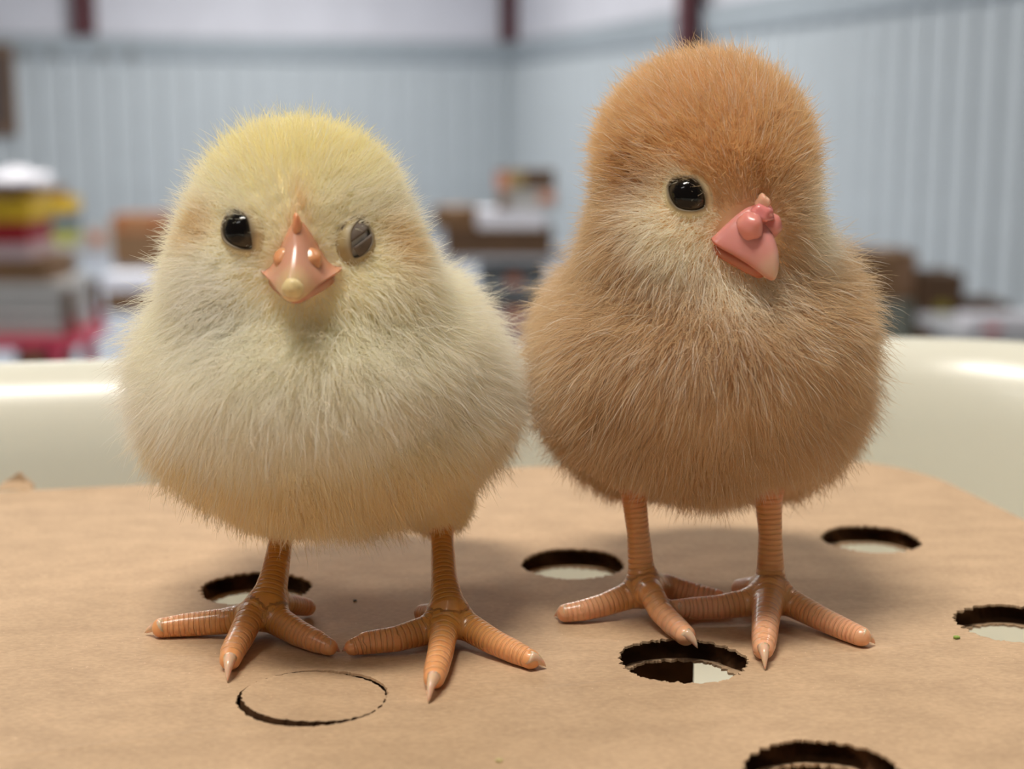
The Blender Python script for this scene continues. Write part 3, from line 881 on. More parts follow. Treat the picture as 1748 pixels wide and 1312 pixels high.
def grow_down(name, shape, P, Q, legmask, n_hair, n_clump, field, parent, org, seed):
    """field(P, N) -> length(mm), keep probability, flow (unit), lift (share of the normal), clump strength, colour"""
    rg = np.random.default_rng(seed)
    tri = np.concatenate([Q[:, [0, 1, 2]], Q[:, [0, 2, 3]]])
    tri = tri[legmask[tri].max(1) < 0.5]
    A, B, C = P[tri[:, 0]], P[tri[:, 1]], P[tri[:, 2]]
    ar = np.linalg.norm(np.cross(B - A, C - A), axis=1)
    cen = (A + B + C) / 3
    # more strands on the camera's half, none lost on the other
    ar = ar * np.where(cen[:, 1] < np.median(cen[:, 1]) + 14, 1.0, 0.45)
    pick = rg.choice(len(tri), n_hair, p=ar / ar.sum())
    u, v = rg.random(n_hair), rg.random(n_hair)
    s = u + v > 1; u[s], v[s] = 1 - u[s], 1 - v[s]
    R = A[pick] + (B - A)[pick] * u[:, None] + (C - A)[pick] * v[:, None]
    N = shape.grad(R, shape.body)
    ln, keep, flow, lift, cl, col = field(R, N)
    wob = soft_noise(R, 5.0, seed + 1); wob2 = soft_noise(R, 11.0, seed + 2)
    big = sstep(2.5, 7.0, ln)
    flow = flow + (wob * 0.10 + wob2 * 0.14) * big[:, None]
    ln = ln * (1 + 0.13 * wob[:, 0] * big + 0.10 * wob2[:, 1] * big)
    k = rg.random(n_hair) < keep
    R, N, ln, flow, lift, cl, col = R[k], N[k], ln[k], flow[k], lift[k], cl[k], col[k]
    n = len(R)
    ft = unit(flow - (flow * N).sum(1, keepdims=True) * N)
    ln = ln * rg.uniform(0.62, 1.12, n)
    stray = rg.random(n) < 0.09
    ln = np.where(stray, ln * 1.3, ln)
    lift = np.where(stray, np.minimum(lift + 0.35, 0.9), lift)
    glint_guard = rg.random(n) < 0.10
    ln = np.where(glint_guard, ln * 1.10, ln)
    jit = rg.normal(0, 1, (n, 3)) * np.where(glint_guard, 0.7, 1.75)[:, None]
    d0 = unit(N * lift[:, None] + ft * (1 - lift)[:, None] + jit * 0.16)
    d1 = unit(N * (lift * 0.55)[:, None] + ft * (1.15 - lift)[:, None] + jit * 0.20 + np.array([0, 0, -0.12]))
    S = 6
    T = np.linspace(0, 1, S)
    pts = R[:, None] + ln[:, None, None] * (d0[:, None] * (T - T * T / 2)[None, :, None] + d1[:, None] * (T * T / 2)[None, :, None])
    # clumping towards guide strands
    kd = kdtree.KDTree(n_clump)
    for i in range(n_clump): kd.insert(R[i] + N[i] * 0.0, i)
    kd.balance()
    near = np.array([kd.find(p)[1] for p in R])
    off = pts[near] - pts
    dist = np.linalg.norm(R[near] - R, axis=1)
    fall = cl * np.clip(1.2 - dist / 4.0, 0, 1) * rg.uniform(0.4, 1.0, n)
    pts = pts + off * (fall[:, None] * (T ** 1.6)[None])[..., None]
    pts[:, 0] -= N * 0.3
    glint_guard = glint_guard[:, None]
    rad = (0.034 * (1 - T) ** 0.7 + 0.006)[None] * rg.uniform(0.75, 1.2, n)[:, None] * np.where(glint_guard, 1.3, 1.0)
    col = np.where(glint_guard, col + (np.array([1.0, 0.98, 0.94]) - col) * 0.6, col)  # these strands are whitened to paint in specular glints
    col = np.clip(col * rg.normal(1.0, 0.04, (n, 1)), 0, 0.99)
    hc = bpy.data.hair_curves.new(name)
    hc.add_curves([S] * n)
    hc.attributes['position'].data.foreach_set('vector', ((pts - org) / 1000.0).astype(np.float32).ravel())
    ra = hc.attributes.get('radius') or hc.attributes.new('radius', 'FLOAT', 'POINT')
    ra.data.foreach_set('value', (rad / 1000.0).astype(np.float32).ravel())
    ca = hc.attributes.new('down_color', 'FLOAT_COLOR', 'CURVE')
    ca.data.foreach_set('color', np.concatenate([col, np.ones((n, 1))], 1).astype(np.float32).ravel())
    hc.materials.append(MAT_DOWN)
    o = link(name, hc, parent, kind='stuff')
    return o

def ell(px, py, Y, rx, rz, ry, k=7.0):
    c = V(px, py, Y)
    s = np.linalg.norm(c - CAMP) / F * 1000
    return (mm(c), np.array([rx * s, ry, rz * s]), k)

def toe(pts):                     # (px, py, height mm, radius mm)
    return [(mm(G(a, b, z / 1000.0)), r) for (a, b, z, r) in pts]
def shank(pts, Yp):               # (px, py, dy mm, radius mm)
    return [(mm(V(a, b, Yp + dy / 1000.0)), r) for (a, b, dy, r) in pts]

def build_chick(spec):
    org = mm(spec['origin'])
    root = thing('chick', spec['label'], 'chick', spec['origin'])
    sh = Shape(spec['ells'], spec['chains'])
    allp = np.array([c for c, r, k in spec['ells']]); allr = np.array([r for c, r, k in spec['ells']])
    lp = np.array([p for ch in spec['chains'] for p, r in ch])
    lo = np.minimum((allp - allr).min(0) - 3, lp.min(0) - 4); hi = np.maximum((allp + allr).max(0) + 3, lp.max(0) + 4)
    lo[2] = -1.0
    P, Q = surface(sh, lo, hi, 0.55, spec['zleg'])
    P[:, 2] = np.maximum(P[:, 2], np.where(P[:, 2] < 0.06, 0.06, P[:, 2]))
    db, dl = sh.body(P), sh.legs(P)
    lm = sstep(-0.6, 0.8, db - dl) * (P[:, 2] < spec['zleg'])
    s, fr_, ci = sh.leg_coord(P)
    # legs: ochre shanks, pinker toes
    shank_c, toe_c, base_c = np.array(spec['shank_col']), np.array(spec['toe_col']), np.array(spec['skin_col'])
    is_toe = np.array([c['toe'] for c in spec['chain_info']])[ci]
    up_c = np.array(spec['thigh_col'])
    tl = np.where(is_toe, sstep(0.15, 0.85, fr_), 0.0)[:, None]
    legc = shank_c * (1 - tl) + toe_c * tl
    hz = sstep(spec['zthigh'][0], spec['zthigh'][1], P[:, 2])[:, None]
    legc = legc * (1 - hz) + up_c * hz
    cols = base_c * (1 - lm[:, None]) + legc * lm[:, None]
    me = bpy.data.meshes.new('body')
    me.from_pydata(((P - org) / 1000.0).tolist(), [], Q.tolist()); me.update(); me.shade_smooth()
    me.materials.append(MAT_BODY); me.materials.append(MAT_SKIN)
    me.polygons.foreach_set('material_index', (lm[Q].max(1) < 0.02).astype(np.int32))
    set_attr(me, 'skin_color', 'FLOAT_COLOR', 'POINT', np.concatenate([cols, np.ones((len(P), 1))], 1))
    set_attr(me, 'ring', 'FLOAT', 'POINT', s * np.where(np.isin(ci, spec['front_toes']), 0.55, 1.0))
    set_attr(me, 'leg_mask', 'FLOAT', 'POINT', lm)
    link('body', me, root)
    for (a, b, r0, dr) in spec['claws']:
        claw(a, b, r0, root, org, dr)
    anchors = spec['face'](sh, root, org)
    anchors['legs'] = [c[i][0] for c, q in zip(spec['chains'], spec['chain_info']) if not q['toe'] for i in (0, 1)]
    grow_down('down', sh, P, Q, lm, spec['n_hair'], spec['n_clump'], lambda p, n: spec['field'](p, n, anchors), root, org, spec['seed'])
    return root

def eyeball(c, fr, R, root, org):
    """glossy dark eye: black pupil, thin olive-grey iris edge"""
    e = blob('eye', c, fr, (R, R, R), MAT_EYE, root, org, seg=48)
    co = np.array([v.co for v in e.data.vertices]) * 1000.0 + org
    ang = np.degrees(np.arccos(np.clip(unit(co - c) @ fr[1], -1, 1)))
    k = sstep(36, 43, ang)[:, None]
    col = np.array(lin(14, 10, 8)) * (1 - k) + np.array(lin(70, 60, 46)) * k
    set_attr(e.data, 'beak_color', 'FLOAT_COLOR', 'POINT', np.concatenate([col, np.ones((len(col), 1))], 1))
    return e

def eye(sh, root, org, px, py, R, out, ring_r, fwd_tilt, mode='open', squash=(1, 1)):
    p, n = hit(sh, px, py, out)
    f = unit(n + np.asarray(fwd_tilt))
    fr = frame(f, np.array([0, 0, 1.0]))
    c = p - n * R * 0.80
    if mode == 'open':
        e = eyeball(c, fr, R, root, org)
    else:
        e = blob('eye', c, fr, (R * 0.93, R * 0.93, R * 0.93), MAT_MEMB, root, org, seg=32)
    return p, f, fr, c, e

def eyelid(sh, c, fr, R, hx, hz, roll, wide, parent, org, pale=(214, 198, 156)):
    """almond lid: rises from the skin around the eye and closes on the eyeball along an almond edge"""
    r, f, u = fr
    cr, sr = math.cos(roll), math.sin(roll)
    r2, u2 = r * cr + u * sr, u * cr - r * sr
    vs, fs, na = [], [], 48
    prof = [(0.0, -0.25), (0.0, 0.16), (0.10, 0.30), (0.28, 0.30), (0.5, 0.16), (0.75, 0.06), (1.0, -0.3)]
    for i in range(na):
        a = 2 * math.pi * i / na
        ca, sa = math.cos(a), math.sin(a)
        k = 1.0 / (abs(ca) ** 1.6 + abs(sa) ** 1.6) ** (1 / 1.6)
        ex, ez = hx * k * ca, hz * k * sa
        rr = math.hypot(ex, ez)
        pin = c + r2 * ex + u2 * ez + f * math.sqrt(max(R * R - rr * rr, 0.04))
        rad = unit(r2 * ex + u2 * ez)
        po = c + r2 * ex + u2 * ez + rad * wide
        # drop the outer edge onto the skin
        po = po + f * 2.0
        for _ in range(10): po = po - f * float(sh.body(po[None])[0]) * 0.7
        for (t, hgt) in prof:
            q = pin * (1 - t) + po * t + f * hgt
            dq = q - c; dl_ = np.linalg.norm(dq)
            need = R + (0.12 + 0.35 * min(t / 0.1, 1.0) * max(0.0, 1 - t)) 
            if t < 0.9 and hgt > 0 and dl_ < need: q = c + dq / dl_ * need
            vs.append((q - org) / 1000.0)
    nb = len(prof)
    for i in range(na):
        for j in range(nb - 1):
            i2 = (i + 1) % na
            fs.append((i * nb + j, i * nb + j + 1, i2 * nb + j + 1, i2 * nb + j))
    o = mesh_obj('eyelid', vs, fs, MAT_LIDSKIN, parent, smooth=True)
    cd_ = [np.array(lin(92, 80, 64)), np.array(lin(112, 98, 78)), np.array(lin(140, 124, 98)), np.array(lin(176, 160, 128))] + [np.array(lin(*pale))] * 3
    set_attr(o.data, 'beak_color', 'FLOAT_COLOR', 'POINT', [(*cd_[k % nb], 1) for k in range(len(vs))])
    md = o.modifiers.new('smooth', 'SUBSURF'); md.levels = 1; md.render_levels = 1
    return o

def brow_of(P, e, b):
    q = P - e; tb = unit((b - e) * np.array([1, 1, 0.0]))
    near = 1 - sstep(5.5, 8.0, np.linalg.norm(q, axis=1))
    return sstep(0.3, 1.8, q[:, 2] * 0.8 + (q @ tb) * 0.55) * near
def soft_noise(P, scale, seed):
    rg = np.random.default_rng(seed); out = np.zeros((len(P), 3))
    for k in range(5):
        w = rg.normal(0, 1, (3, 3)) / scale; ph = rg.uniform(0, 6.28, 3)
        out += np.sin(P @ w + ph)
    return out / 2.2

# ------------------------------------------------------------------ pale yellow chick
def pale_chick():
    Y0 = float(G(610, 1058)[1])
    Y = lambda d: Y0 + d / 1000.0
    ells = [ell(566, 684, Y(10), 252, 182, 29), ell(540, 622, Y(-6), 226, 150, 22, 5), ell(515, 510, Y(-2), 192, 150, 19), ell(513, 390, Y(-6), 169, 166, 18),
            ell(408, 470, Y(-11), 78, 70, 9, 9), ell(628, 480, Y(-11), 76, 70, 9, 9), ell(726, 618, Y(12), 82, 122, 22), ell(366, 645, Y(8), 70, 118, 22),
            ell(472, 722, Y(8), 114, 110, 22), ell(662, 708, Y(7), 148, 112, 22),
            ell(480, 854, Y(5), 42, 38, 6, 6), ell(748, 852, Y(5), 46, 44, 6.5, 6)]
    Ya, Yb = float(G(455, 1052, 0.003)[1]), float(G(766, 1066, 0.003)[1])
    ch = [shank([(482, 856, 15, 2.0), (480, 918, 9, 1.9), (469, 980, 4, 2.3), (457, 1030, 0, 3.0)], Ya),
          toe([(455, 1040, 4.0, 2.9), (427, 1052, 3.2, 2.4), (381, 1060, 2.4, 2.1), (320, 1066, 1.9, 1.9), (276, 1071, 1.6, 1.6)]),
          toe([(455, 1036, 4.4, 2.9), (427, 1052, 4.0, 2.3), (411, 1087, 2.6, 2.1), (397, 1112, 2.0, 1.9), (393, 1125, 1.7, 1.65)]),
          toe([(455, 1040, 4.0, 2.9), (472, 1058, 3.2, 2.4), (507, 1079, 2.3, 2.1), (539, 1094, 1.8, 1.8), (562, 1104, 1.4, 1.35)]),
          toe([(458, 1028, 4.5, 2.4), (485, 1030, 4.0, 1.8), (507, 1033, 2.6, 1.7), (524, 1036, 1.7, 1.5)]),
          shank([(752, 850, 18, 2.0), (755, 922, 11, 1.9), (758, 986, 4.5, 2.1), (765, 1040, 0, 2.9)], Yb),
          toe([(766, 1052, 4.0, 2.8), (728, 1075, 3.0, 2.3), (677, 1090, 2.3, 2.0), (626, 1097, 1.9, 1.8), (603, 1104, 1.5, 1.35)]),
          toe([(766, 1050, 4.4, 2.8), (758, 1079, 3.4, 2.2), (751, 1117, 2.4, 2.0), (744, 1144, 1.9, 1.85), (741, 1157, 1.6, 1.6)]),
          toe([(766, 1052, 4.0, 2.8), (800, 1070, 3.2, 2.3), (842, 1095, 2.3, 2.0), (880, 1113, 1.8, 1.8), (906, 1125, 1.5, 1.5)]),
          toe([(764, 1048, 4.0, 2.2), (742, 1046, 3.6, 1.7), (722, 1046, 2.6, 1.5)])]
    info = [dict(toe=False)] + [dict(toe=True)] * 4 + [dict(toe=False)] + [dict(toe=True)] * 4
    g = lambda a, b, z: mm(G(a, b, z / 1000.0))
    claws = [(g(280, 1068, 2.2), g(247, 1080, 0.4), 1.15, 0.35), (g(393, 1122, 2.6), g(388, 1163, 0.3), 1.25, 0.6), (g(558, 1101, 1.9), g(580, 1112, 0.4), 0.95, 0.25),
             (g(606, 1101, 1.9), g(584, 1111, 0.4), 0.95, 0.25), (g(741, 1154, 2.5), g(731, 1198, 0.3), 1.2, 0.6), (g(902, 1122, 2.1), g(932, 1137, 0.4), 1.1, 0.35), (g(520, 1034, 2.0), g(533, 1040, 0.6), 0.9, 0.2)]
    def face(sh, root, org):
        A = {}
        # open eye
        p, n, fr, c, e = eye(sh, root, org, 405, 391, 3.4, 1.1, 3.0, (-0.2, -0.15, 0.1))
        eyelid(sh, c, fr, 3.4, 2.25, 3.2, math.radians(-40), 1.5, e, org)
        A['e1'] = p
        p, n, fr, c, e = eye(sh, root, org, 609, 407, 3.3, 0.7, 2.8, (0.25, 0.0, 0.05), mode='closed')
        roll = math.radians(28)
        r_, f_, u_ = fr
        fr2 = (r_ * math.cos(roll) - u_ * math.sin(roll), f_, u_ * math.cos(roll) + r_ * math.sin(roll))
        cap('eyelid', c, fr2, 3.42, 0.10, 0.88, MAT_LID, e, org)
        cap('eyelid', c, fr2, 3.40, -0.88, -0.12, MAT_LID, e, org)
        eyelid(sh, c, fr, 3.45, 1.7, 2.8, math.radians(26), 1.6, e, org, pale=(176, 156, 112))
        A['e2'] = p
        # beak
        p, n = hit(sh, 512, 455, 0)
        f = unit(np.array([-0.02, -0.94, -0.33])); fr = frame(f, np.array([0, 0.0, 1.0]))
        base = p - f * 1.6
        A['b'] = p; A['hc'] = ells[3][0]; A['bf'] = f; A['fr'] = fr
        pinkc, edge, tipc = np.array(lin(214, 158, 132)), np.array(lin(222, 150, 104)), np.array(lin(226, 196, 148))
        def colf(t, x, z):
            k = sstep(5.5, 9.0, t); q = sstep(1.2, 3.4, abs(x)) * 0.4
            e_ = sstep(3.2, 0.8, t)
            c_ = pinkc * (1 - k) + tipc * k
            return c_ * (1 - e_ * 0.5) + edge * e_ * 0.5
        loft_beak('upper_beak', base, fr, [(-0.6, -0.4, 6.0, 7.8, 7.5), (0.9, -0.4, 6.1, 7.4, 7.5), (2.2, -0.4, 5.7, 6.2, 6.5), (3.4, -0.45, 4.9, 5.0, 4.5), (4.8, -0.5, 4.0, 4.2, 2.7), (6.2, -0.65, 3.2, 3.5, 1.7), (7.6, -0.9, 2.4, 2.8, 1.3), (8.7, -1.2, 1.7, 2.1, 1.1), (9.4, -1.5, 0.9, 1.3, 1.0), (9.7, -1.55, 0.3, 0.6, 1.0)], colf, root, org)
        lowc = np.array(lin(198, 140, 112))
        loft_beak('lower_beak', base, fr, [(-0.6, -2.2, 5.2, 1.7, 0.6), (1.2, -2.2, 5.2, 1.7, 0.6), (3.2, -2.2, 4.4, 1.6, 0.6), (5.2, -2.2, 3.1, 1.5, 0.6), (7.0, -2.2, 1.8, 1.3, 0.6), (7.9, -2.2, 0.8, 1.0, 0.6)], lambda t, x, z: lowc, root, org, under=0.8)
        r_, f_, u_ = fr
        for sx in (-1, 1):
            blob('nostril', base + r_ * sx * 1.9 + f * 2.9 + u_ * 1.7, fr, (1.55, 1.9, 1.75), MAT_BEAK, root, org, col=lin(226, 160, 112), rough=0.06, seed=3 + sx)
        blob('comb', base + f * 1.2 + u_ * 5.9, fr, (0.7, 1.2, 2.2), MAT_BEAK, root, org, col=lin(228, 160, 116), rough=0.05)
        blob('egg_tooth', base + f * 8.7 + u_ * -0.1, fr, (1.55, 1.2, 1.5), MAT_EGGT, root, org, rough=0.04)
        return A
    def field(P, N, A):
        hd = np.linalg.norm((P - A['hc']) / np.array([1, 1, 1.0]), axis=1)
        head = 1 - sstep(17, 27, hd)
        low = sstep(40, 26, P[:, 2])
        db, d1, d2 = (np.linalg.norm(P - A[k], axis=1) for k in ('b', 'e1', 'e2'))
        de = np.minimum(d1, d2)
        bw = np.maximum(brow_of(P, A['e1'], A['b']), brow_of(P, A['e2'], A['b']))
        ln = 8.6 * (1 - head) + 4.6 * head
        ln = ln * (1 - 0.25 * low)
        dleg = np.min([np.linalg.norm((P - q) * np.array([1, 1, 0.8]), axis=1) for q in A['legs']], axis=0)
        ln = np.minimum(ln, 3.2 + 5.0 * sstep(5, 13, dleg) + 2.0 * (dleg > 13))
        ln = ln * (0.34 + 0.66 * sstep(3.5, 14, db)) * (0.40 + 0.60 * np.maximum(sstep(2.5, 8, de), 0.8 * bw))
        rel = P - A['b']
        lx, lz = rel @ A['fr'][0], rel @ A['fr'][2]
        inbeak = (np.abs(lx) < np.interp(lz, [-4.0, -2.5, 0.8, 2.0, 4.0, 6.0, 7.6], [0.0, 3.8, 4.6, 2.7, 1.6, 0.7, 0.0])) & (db < 9)
        keep = np.where((d1 < 2.75 - 0.5 * bw) | (d2 < 2.35 - 0.4 * bw), 0.0, 1.0) * np.where(inbeak, 0.0, 1.0)
        fh = unit(rel + np.array([0, 6.0, 0]))
        fb = unit(np.stack([(P[:, 0] - A['hc'][0]) * 0.018, np.full(len(P), 0.25), np.full(len(P), -1.0)], 1))
        ax = unit(P - (A['e1'] * np.where(d1 < d2, 1, 0)[:, None] + A['e2'] * np.where(d1 < d2, 0, 1)[:, None]))
        ew = ((1 - sstep(2.5, 6, de)) * (1 - bw))[:, None]
        flow = unit(fh * head[:, None] + fb * (1 - head)[:, None] + ax * ew * 1.2)
        lift = 0.42 * (1 - head) + 0.36 * head
        lift = lift - 0.10 * (1 - sstep(3, 12, db))
        cl = 0.36 * (1 - head) + 0.14 * head
        crown = sstep(2, 12, P[:, 2] - A['e1'][2]) * head
        yel, cream, pale, olive = (np.array(lin(*c)) for c in ((254, 243, 190), (255, 249, 230), (255, 253, 248), (250, 232, 188)))
        col = cream * np.ones((len(P), 1))
        col = col + (yel - col) * (0.85 * crown)[:, None]
        cheek = np.exp(-((np.linalg.norm(P - (A['e1'] + np.array([-3, 0, -9])), axis=1) / 9) ** 2))
        col = col + (pale - col) * (0.8 * cheek)[:, None]
        chest = np.exp(-(((P[:, 2] - (A['b'][2] - 22)) / 9) ** 2)) * (1 - head)
        col = col + (pale - col) * (0.6 * chest)[:, None]
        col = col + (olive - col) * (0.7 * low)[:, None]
        ear1 = np.exp(-((np.linalg.norm(P - (A['e1'] + np.array([-6.5, 6, -0.5])), axis=1) / 3.2) ** 2))
        ear2 = np.exp(-((np.linalg.norm(P - (A['e2'] + np.array([6.0, 6, -1.0])), axis=1) / 3.6) ** 2))
        brown = np.array(lin(228, 196, 124))
        col = col + (brown - col) * (0.75 * np.maximum(ear1, ear2))[:, None]
        strip = np.exp(-((rel[:, 0] / 1.0) ** 2)) * sstep(14, 6, db) * (rel[:, 2] > 3)
        col = col + (np.array(lin(244, 204, 146)) - col) * (0.6 * strip)[:, None]
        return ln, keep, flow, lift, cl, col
    o = G(610, 1058); o[2] = 0
    return build_chick(dict(origin=tuple(o), label='pale yellow fluffy chick standing facing the camera with one eye half shut', ells=ells, chains=ch, chain_info=info,
        zleg=30.0, zthigh=(17, 24), claws=claws, face=face, field=field, n_hair=N_HAIR, n_clump=int(N_HAIR / 22), seed=5, front_toes=(2, 7),
        shank_col=lin(202, 138, 60), toe_col=lin(234, 166, 110), thigh_col=lin(192, 118, 56), skin_col=lin(250, 240, 200)))

# ------------------------------------------------------------------ orange-buff chick
def buff_chick():
    Y0 = float(G(1205, 1030)[1])
    Y = lambda d: Y0 + d / 1000.0
    ells = [ell(1194, 640, Y(9), 224, 160, 28), ell(1200, 580, Y(-6), 208, 138, 21, 5), ell(1200, 440, Y(-2), 184, 150, 19), ell(1202, 270, Y(-4), 166, 160, 17.5),
            ell(1145, 400, Y(-11), 80, 66, 9, 9), ell(1285, 360, Y(-9), 66, 66, 9, 9), ell(1004, 602, Y(8), 56, 110, 22), ell(1370, 560, Y(8), 56, 110, 22),
            ell(1078, 780, Y(3), 50, 44, 5.5, 6), ell(1312, 786, Y(3), 54, 46, 6, 6), ell(1110, 700, Y(7), 140, 96, 21), ell(1290, 700, Y(7), 140, 96, 21), ell(1195, 780, Y(0), 70, 40, 10, 6)]
    Ya, Yb = float(G(1099, 1016, 0.003)[1]), float(G(1315, 1020, 0.003)[1])
    ch = [shank([(1078, 790, 2, 2.4), (1081, 838, 1.5, 2.15), (1089, 905, 0.8, 1.9), (1094, 963, 0.3, 2.2), (1099, 1000, 0, 2.9)], Ya),
          toe([(1098, 1006, 4.2, 2.8), (1063, 1020, 3.2, 2.2), (1028, 1033, 2.4, 1.9), (992, 1042, 1.9, 1.75), (966, 1046, 1.6, 1.55)]),
          toe([(1102, 1004, 4.6, 2.7), (1113, 1014, 5.0, 2.1), (1126, 1042, 3.2, 1.9), (1150, 1066, 2.0, 1.9), (1170, 1084, 1.8, 1.65)]),
          toe([(1102, 1004, 4.2, 2.8), (1134, 1000, 3.4, 2.2), (1175, 1011, 2.2, 1.9), (1226, 1021, 1.7, 1.5)]),
          shank([(1312, 800, 2, 2.6), (1312, 856, 1.5, 2.25), (1315, 912, 0.8, 1.95), (1315, 968, 0.3, 2.3), (1315, 1004, 0, 3.0)], Yb),
          toe([(1314, 1014, 4.2, 2.9), (1272, 1029, 3.4, 2.3), (1226, 1036, 2.9, 2.0), (1180, 1038, 2.8, 1.8), (1156, 1037, 3.2, 1.4)]),
          toe([(1314, 1012, 4.4, 2.9), (1308, 1049, 3.6, 2.3), (1305, 1085, 2.5, 2.05), (1304, 1100, 1.9, 1.85), (1303, 1107, 1.7, 1.65)]),
          toe([(1316, 1014, 4.2, 2.9), (1353, 1030, 3.2, 2.3), (1399, 1054, 2.4, 2.0), (1444, 1075, 1.8, 1.8), (1470, 1086, 1.6, 1.6)]),
          toe([(1312, 1006, 4.4, 2.2), (1287, 1000, 4.2, 1.7), (1264, 1003, 2.6, 1.6)])]
    info = [dict(toe=False)] + [dict(toe=True)] * 3 + [dict(toe=False)] + [dict(toe=True)] * 4
    g = lambda a, b, z: mm(G(a, b, z / 1000.0))
    claws = [(g(970, 1043, 2.2), g(946, 1051, 0.4), 1.1, 0.3), (g(1168, 1080, 2.4), g(1191, 1106, 0.5), 1.1, 0.4), (g(1220, 1019, 1.9), g(1240, 1026, 0.5), 0.9, 0.2),
             (g(1303, 1104, 2.6), g(1306, 1142, 0.3), 1.2, 0.6), (g(1468, 1082, 2.2), g(1494, 1098, 0.4), 1.1, 0.35), (g(1162, 1036, 3.6), g(1138, 1034, 3.4), 0.8, 0.1)]
    def face(sh, root, org):
        A = {}
        p, n, fr, c, e = eye(sh, root, org, 1173, 331, 3.4, 1.0, 3.0, (-0.1, -0.2, 0.05))
        eyelid(sh, c, fr, 3.4, 3.05, 2.35, math.radians(34), 1.5, e, org, pale=(226, 210, 172))
        A['e1'] = p
        p2, n2 = hit(sh, 1365, 322, 1.2)
        # the far eye, turned away on the other side of the head
        q = ells[3][0] + np.array([15.8, -4.0, -5.0]); d2 = unit(q - ells[3][0])
        fr2 = frame(d2, np.array([0, 0, 1.0]))
        s_ = float(sh.body(q[None])[0]); q = q - d2 * s_
        e2 = eyeball(q - d2 * 2.2, fr2, 3.2, root, org)
        eyelid(sh, q - d2 * 2.2, fr2, 3.3, 2.9, 2.3, math.radians(20), 2.2, e2, org)
        A['e2'] = q
        p, n = hit(sh, 1277, 402, 0)
        f = unit(np.array([0.50, -0.66, -0.56])); fr = frame(f, np.array([0, 0, 1.0]))
        base = p - f * 2.0
        A['b'] = p; A['hc'] = ells[3][0]; A['bf'] = f; A['fr'] = fr
        pinkc, edge, tipc = np.array(lin(222, 150, 142)), np.array(lin(196, 112, 84)), np.array(lin(224, 184, 160))
        def colf(t, x, z):
            k = sstep(6.5, 9.4, t)
            q_ = sstep(0.7, 0.0, z) * 0.55
            c_ = pinkc * (1 - k) + tipc * k
            return c_ * (1 - q_) + edge * q_
        loft_beak('upper_beak', base, fr, [(-0.6, -1.6, 5.4, 6.0, 2.6), (0.8, -1.6, 5.6, 6.0, 2.6), (2.0, -1.55, 5.2, 5.6, 2.4), (3.2, -1.5, 4.5, 5.0, 2.0), (4.6, -1.45, 3.7, 4.5, 1.6), (6.0, -1.5, 2.9, 4.1, 1.3), (7.4, -1.65, 2.1, 3.5, 1.1), (8.6, -1.85, 1.5, 2.7, 1.0), (9.6, -2.1, 0.9, 1.8, 1.0), (10.0, -2.2, 0.35, 0.8, 1.0)], colf, root, org)
        lowc = np.array(lin(190, 112, 84))
        loft_beak('lower_beak', base, fr, [(-0.6, -3.3, 5.0, 1.6, 0.6), (1.2, -3.3, 4.9, 1.6, 0.6), (3.2, -3.2, 4.1, 1.5, 0.6), (5.2, -3.1, 3.0, 1.4, 0.6), (7.0, -3.0, 1.8, 1.2, 0.6), (8.0, -2.9, 0.8, 1.0, 0.6)], lambda t, x, z: lowc, root, org, under=0.8)
        r_, f_, u_ = fr
        for sx in (-1, 1):
            blob('nostril', base + r_ * sx * 2.0 + f * 3.0 + u_ * 2.6, fr, (1.8, 2.2, 2.1), MAT_BEAK, root, org, col=lin(228, 148, 138), rough=0.07, seed=5 + sx)
        blob('comb', base + f * 2.4 + u_ * 4.5, fr, (1.9, 1.8, 1.3), MAT_BEAK, root, org, col=lin(226, 138, 134), rough=0.12, seed=8)
        blob('comb_ridge', base + f * 1.5 + u_ * 5.4, fr, (0.6, 1.3, 1.7), MAT_BEAK, root, org, col=lin(230, 176, 150), rough=0.12, seed=9)
        return A
    def field(P, N, A):
        hd = np.linalg.norm(P - A['hc'], axis=1)
        head = 1 - sstep(17, 27, hd)
        low = sstep(44, 30, P[:, 2])
        db, d1, d2 = (np.linalg.norm(P - A[k], axis=1) for k in ('b', 'e1', 'e2'))
        de = np.minimum(d1, d2)
        bw = np.maximum(brow_of(P, A['e1'], A['b']), brow_of(P, A['e2'], A['b']))
        ln = 7.4 * (1 - head) + 4.4 * head
        ln = ln * (1 - 0.2 * low)
        dleg = np.min([np.linalg.norm((P - q) * np.array([1, 1, 0.8]), axis=1) for q in A['legs']], axis=0)
        ln = np.minimum(ln, 3.2 + 5.0 * sstep(5, 13, dleg) + 2.0 * (dleg > 13))
        ln = ln * (0.30 + 0.70 * sstep(3.5, 13, db)) * (0.36 + 0.64 * np.maximum(sstep(2.5, 8.5, de), 0.8 * bw))
        rel = P - A['b']
        keep = np.where(de < 2.75 - 0.5 * bw, 0.0, 1.0) * np.where(db < 4.6, 0.0, 1.0)
        fh = unit(rel + np.array([-3.0, 5.0, 2.0]))
        fb = unit(np.stack([(P[:, 0] - A['hc'][0]) * 0.030, np.full(len(P), 0.25), np.full(len(P), -1.0)], 1))
        ax = unit(P - np.where((d1 < d2)[:, None], A['e1'], A['e2']))
        ew = ((1 - sstep(2.5, 6, de)) * (1 - bw))[:, None]
        flow = unit(fh * head[:, None] + fb * (1 - head)[:, None] + ax * ew * 1.2)
        lift = 0.42 * (1 - head) + 0.36 * head
        lift = lift - 0.12 * (1 - sstep(3, 12, db))
        cl = 0.36 * (1 - head) + 0.16 * head
        org_, buff, pale, dark, sand = (np.array(lin(*c)) for c in ((240, 205, 150), (227, 200, 160), (253, 247, 231), (198, 144, 80), (240, 219, 187)))
        col = buff * np.ones((len(P), 1))
        crown = sstep(-3, 5, P[:, 2] - A['e1'][2]) * head
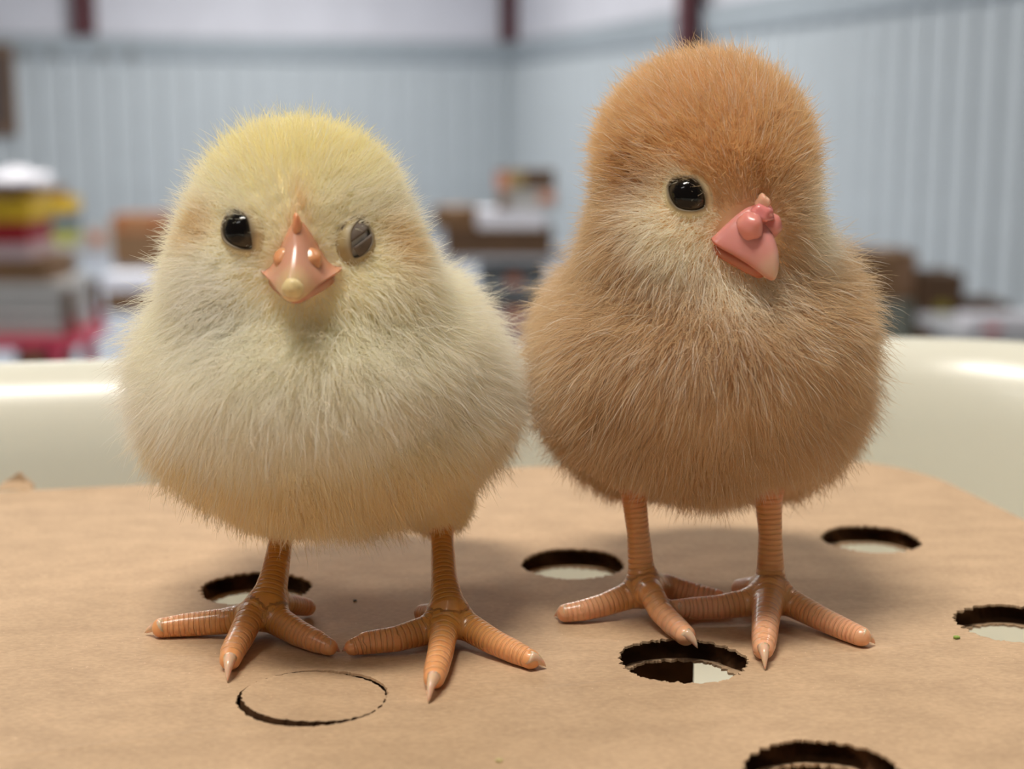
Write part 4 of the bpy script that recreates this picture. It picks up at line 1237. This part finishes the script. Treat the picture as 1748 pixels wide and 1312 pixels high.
        col = col + (org_ - col) * (0.9 * crown)[:, None]
        q = P - A['e1']
        face = np.exp(-((np.linalg.norm((q - np.array([0.5, -1, -4.0])) * np.array([1, 0.8, 1.05]), axis=1) / 10.0) ** 6))
        face = np.maximum(face, np.exp(-((np.linalg.norm(P - (A['e2'] + np.array([0, -3, -4.0])), axis=1) / 8.0) ** 4)))
        chin = np.exp(-((np.linalg.norm(P - (A['b'] + np.array([-2, 2, -6.0])), axis=1) / 7.5) ** 4))
        brow = sstep(-0.8, 0.9, 0.74 * (q[:, 0] + 1.3) + 0.67 * (q[:, 2] - 4.6)) * (1 - sstep(3.0, 6.0, rel[:, 0]))
        face = np.maximum(face, 0.9 * chin) * (1 - brow)
        col = col + (pale - col) * np.clip(face, 0, 1)[:, None]
        ear = np.exp(-((np.linalg.norm(P - (A['e1'] + np.array([-8.0, 6.5, 3.0])), axis=1) / 3.4) ** 2))
        col = col + (dark - col) * (0.85 * ear)[:, None]
        chest = np.exp(-(((P[:, 2] - (A['b'][2] - 26)) / 9) ** 2)) * (1 - head)
        col = col + (sand - col) * (0.5 * chest)[:, None]
        mid = np.exp(-((rel[:, 0] - 2.7 + 0.15 * rel[:, 2]) / 0.7) ** 2) * sstep(15, 8, db) * (rel[:, 2] > 3)
        col = col + (dark - col) * (0.6 * mid)[:, None]
        return ln, keep, flow, lift, cl, col
    o = G(1205, 1030); o[2] = 0
    return build_chick(dict(origin=tuple(o), label='orange-buff fluffy chick standing with its head turned and bowed', ells=ells, chains=ch, chain_info=info,
        zleg=32.0, zthigh=(17, 25), claws=claws, face=face, field=field, n_hair=N_HAIR, n_clump=int(N_HAIR / 22), seed=9, front_toes=(2, 6),
        shank_col=lin(222, 160, 98), toe_col=lin(238, 176, 134), thigh_col=lin(210, 116, 92), skin_col=lin(240, 206, 160)))

N_HAIR = 190000
def crumb(px, py, r, col, label, seed):
    c = mm(G(px, py)) + np.array([0, 0, r * 0.5])
    fr = (np.array([1.0, 0, 0]), np.array([0, 1.0, 0]), np.array([0, 0, 1.0]))
    o = blob('crumb', c, fr, (r, r * 0.7, r * 0.55), mat('crumb_' + label.split()[0], col, 0.8, 0.2, 900), None, mm((0, 0, 0)), seg=12, rough=0.22, seed=seed)
    tag(o, label, 'crumb')
crumb(1633, 1090, 0.55, lin(150, 176, 84), 'green crumb on the cardboard beside the rightmost hole', 3)
crumb(852, 1300, 0.45, lin(196, 182, 130), 'tan crumb on the cardboard at the bottom edge', 5)
crumb(606, 1026, 0.32, lin(70, 54, 40), 'dark speck on the cardboard behind the pale chick feet', 7)

pale_chick()
buff_chick()
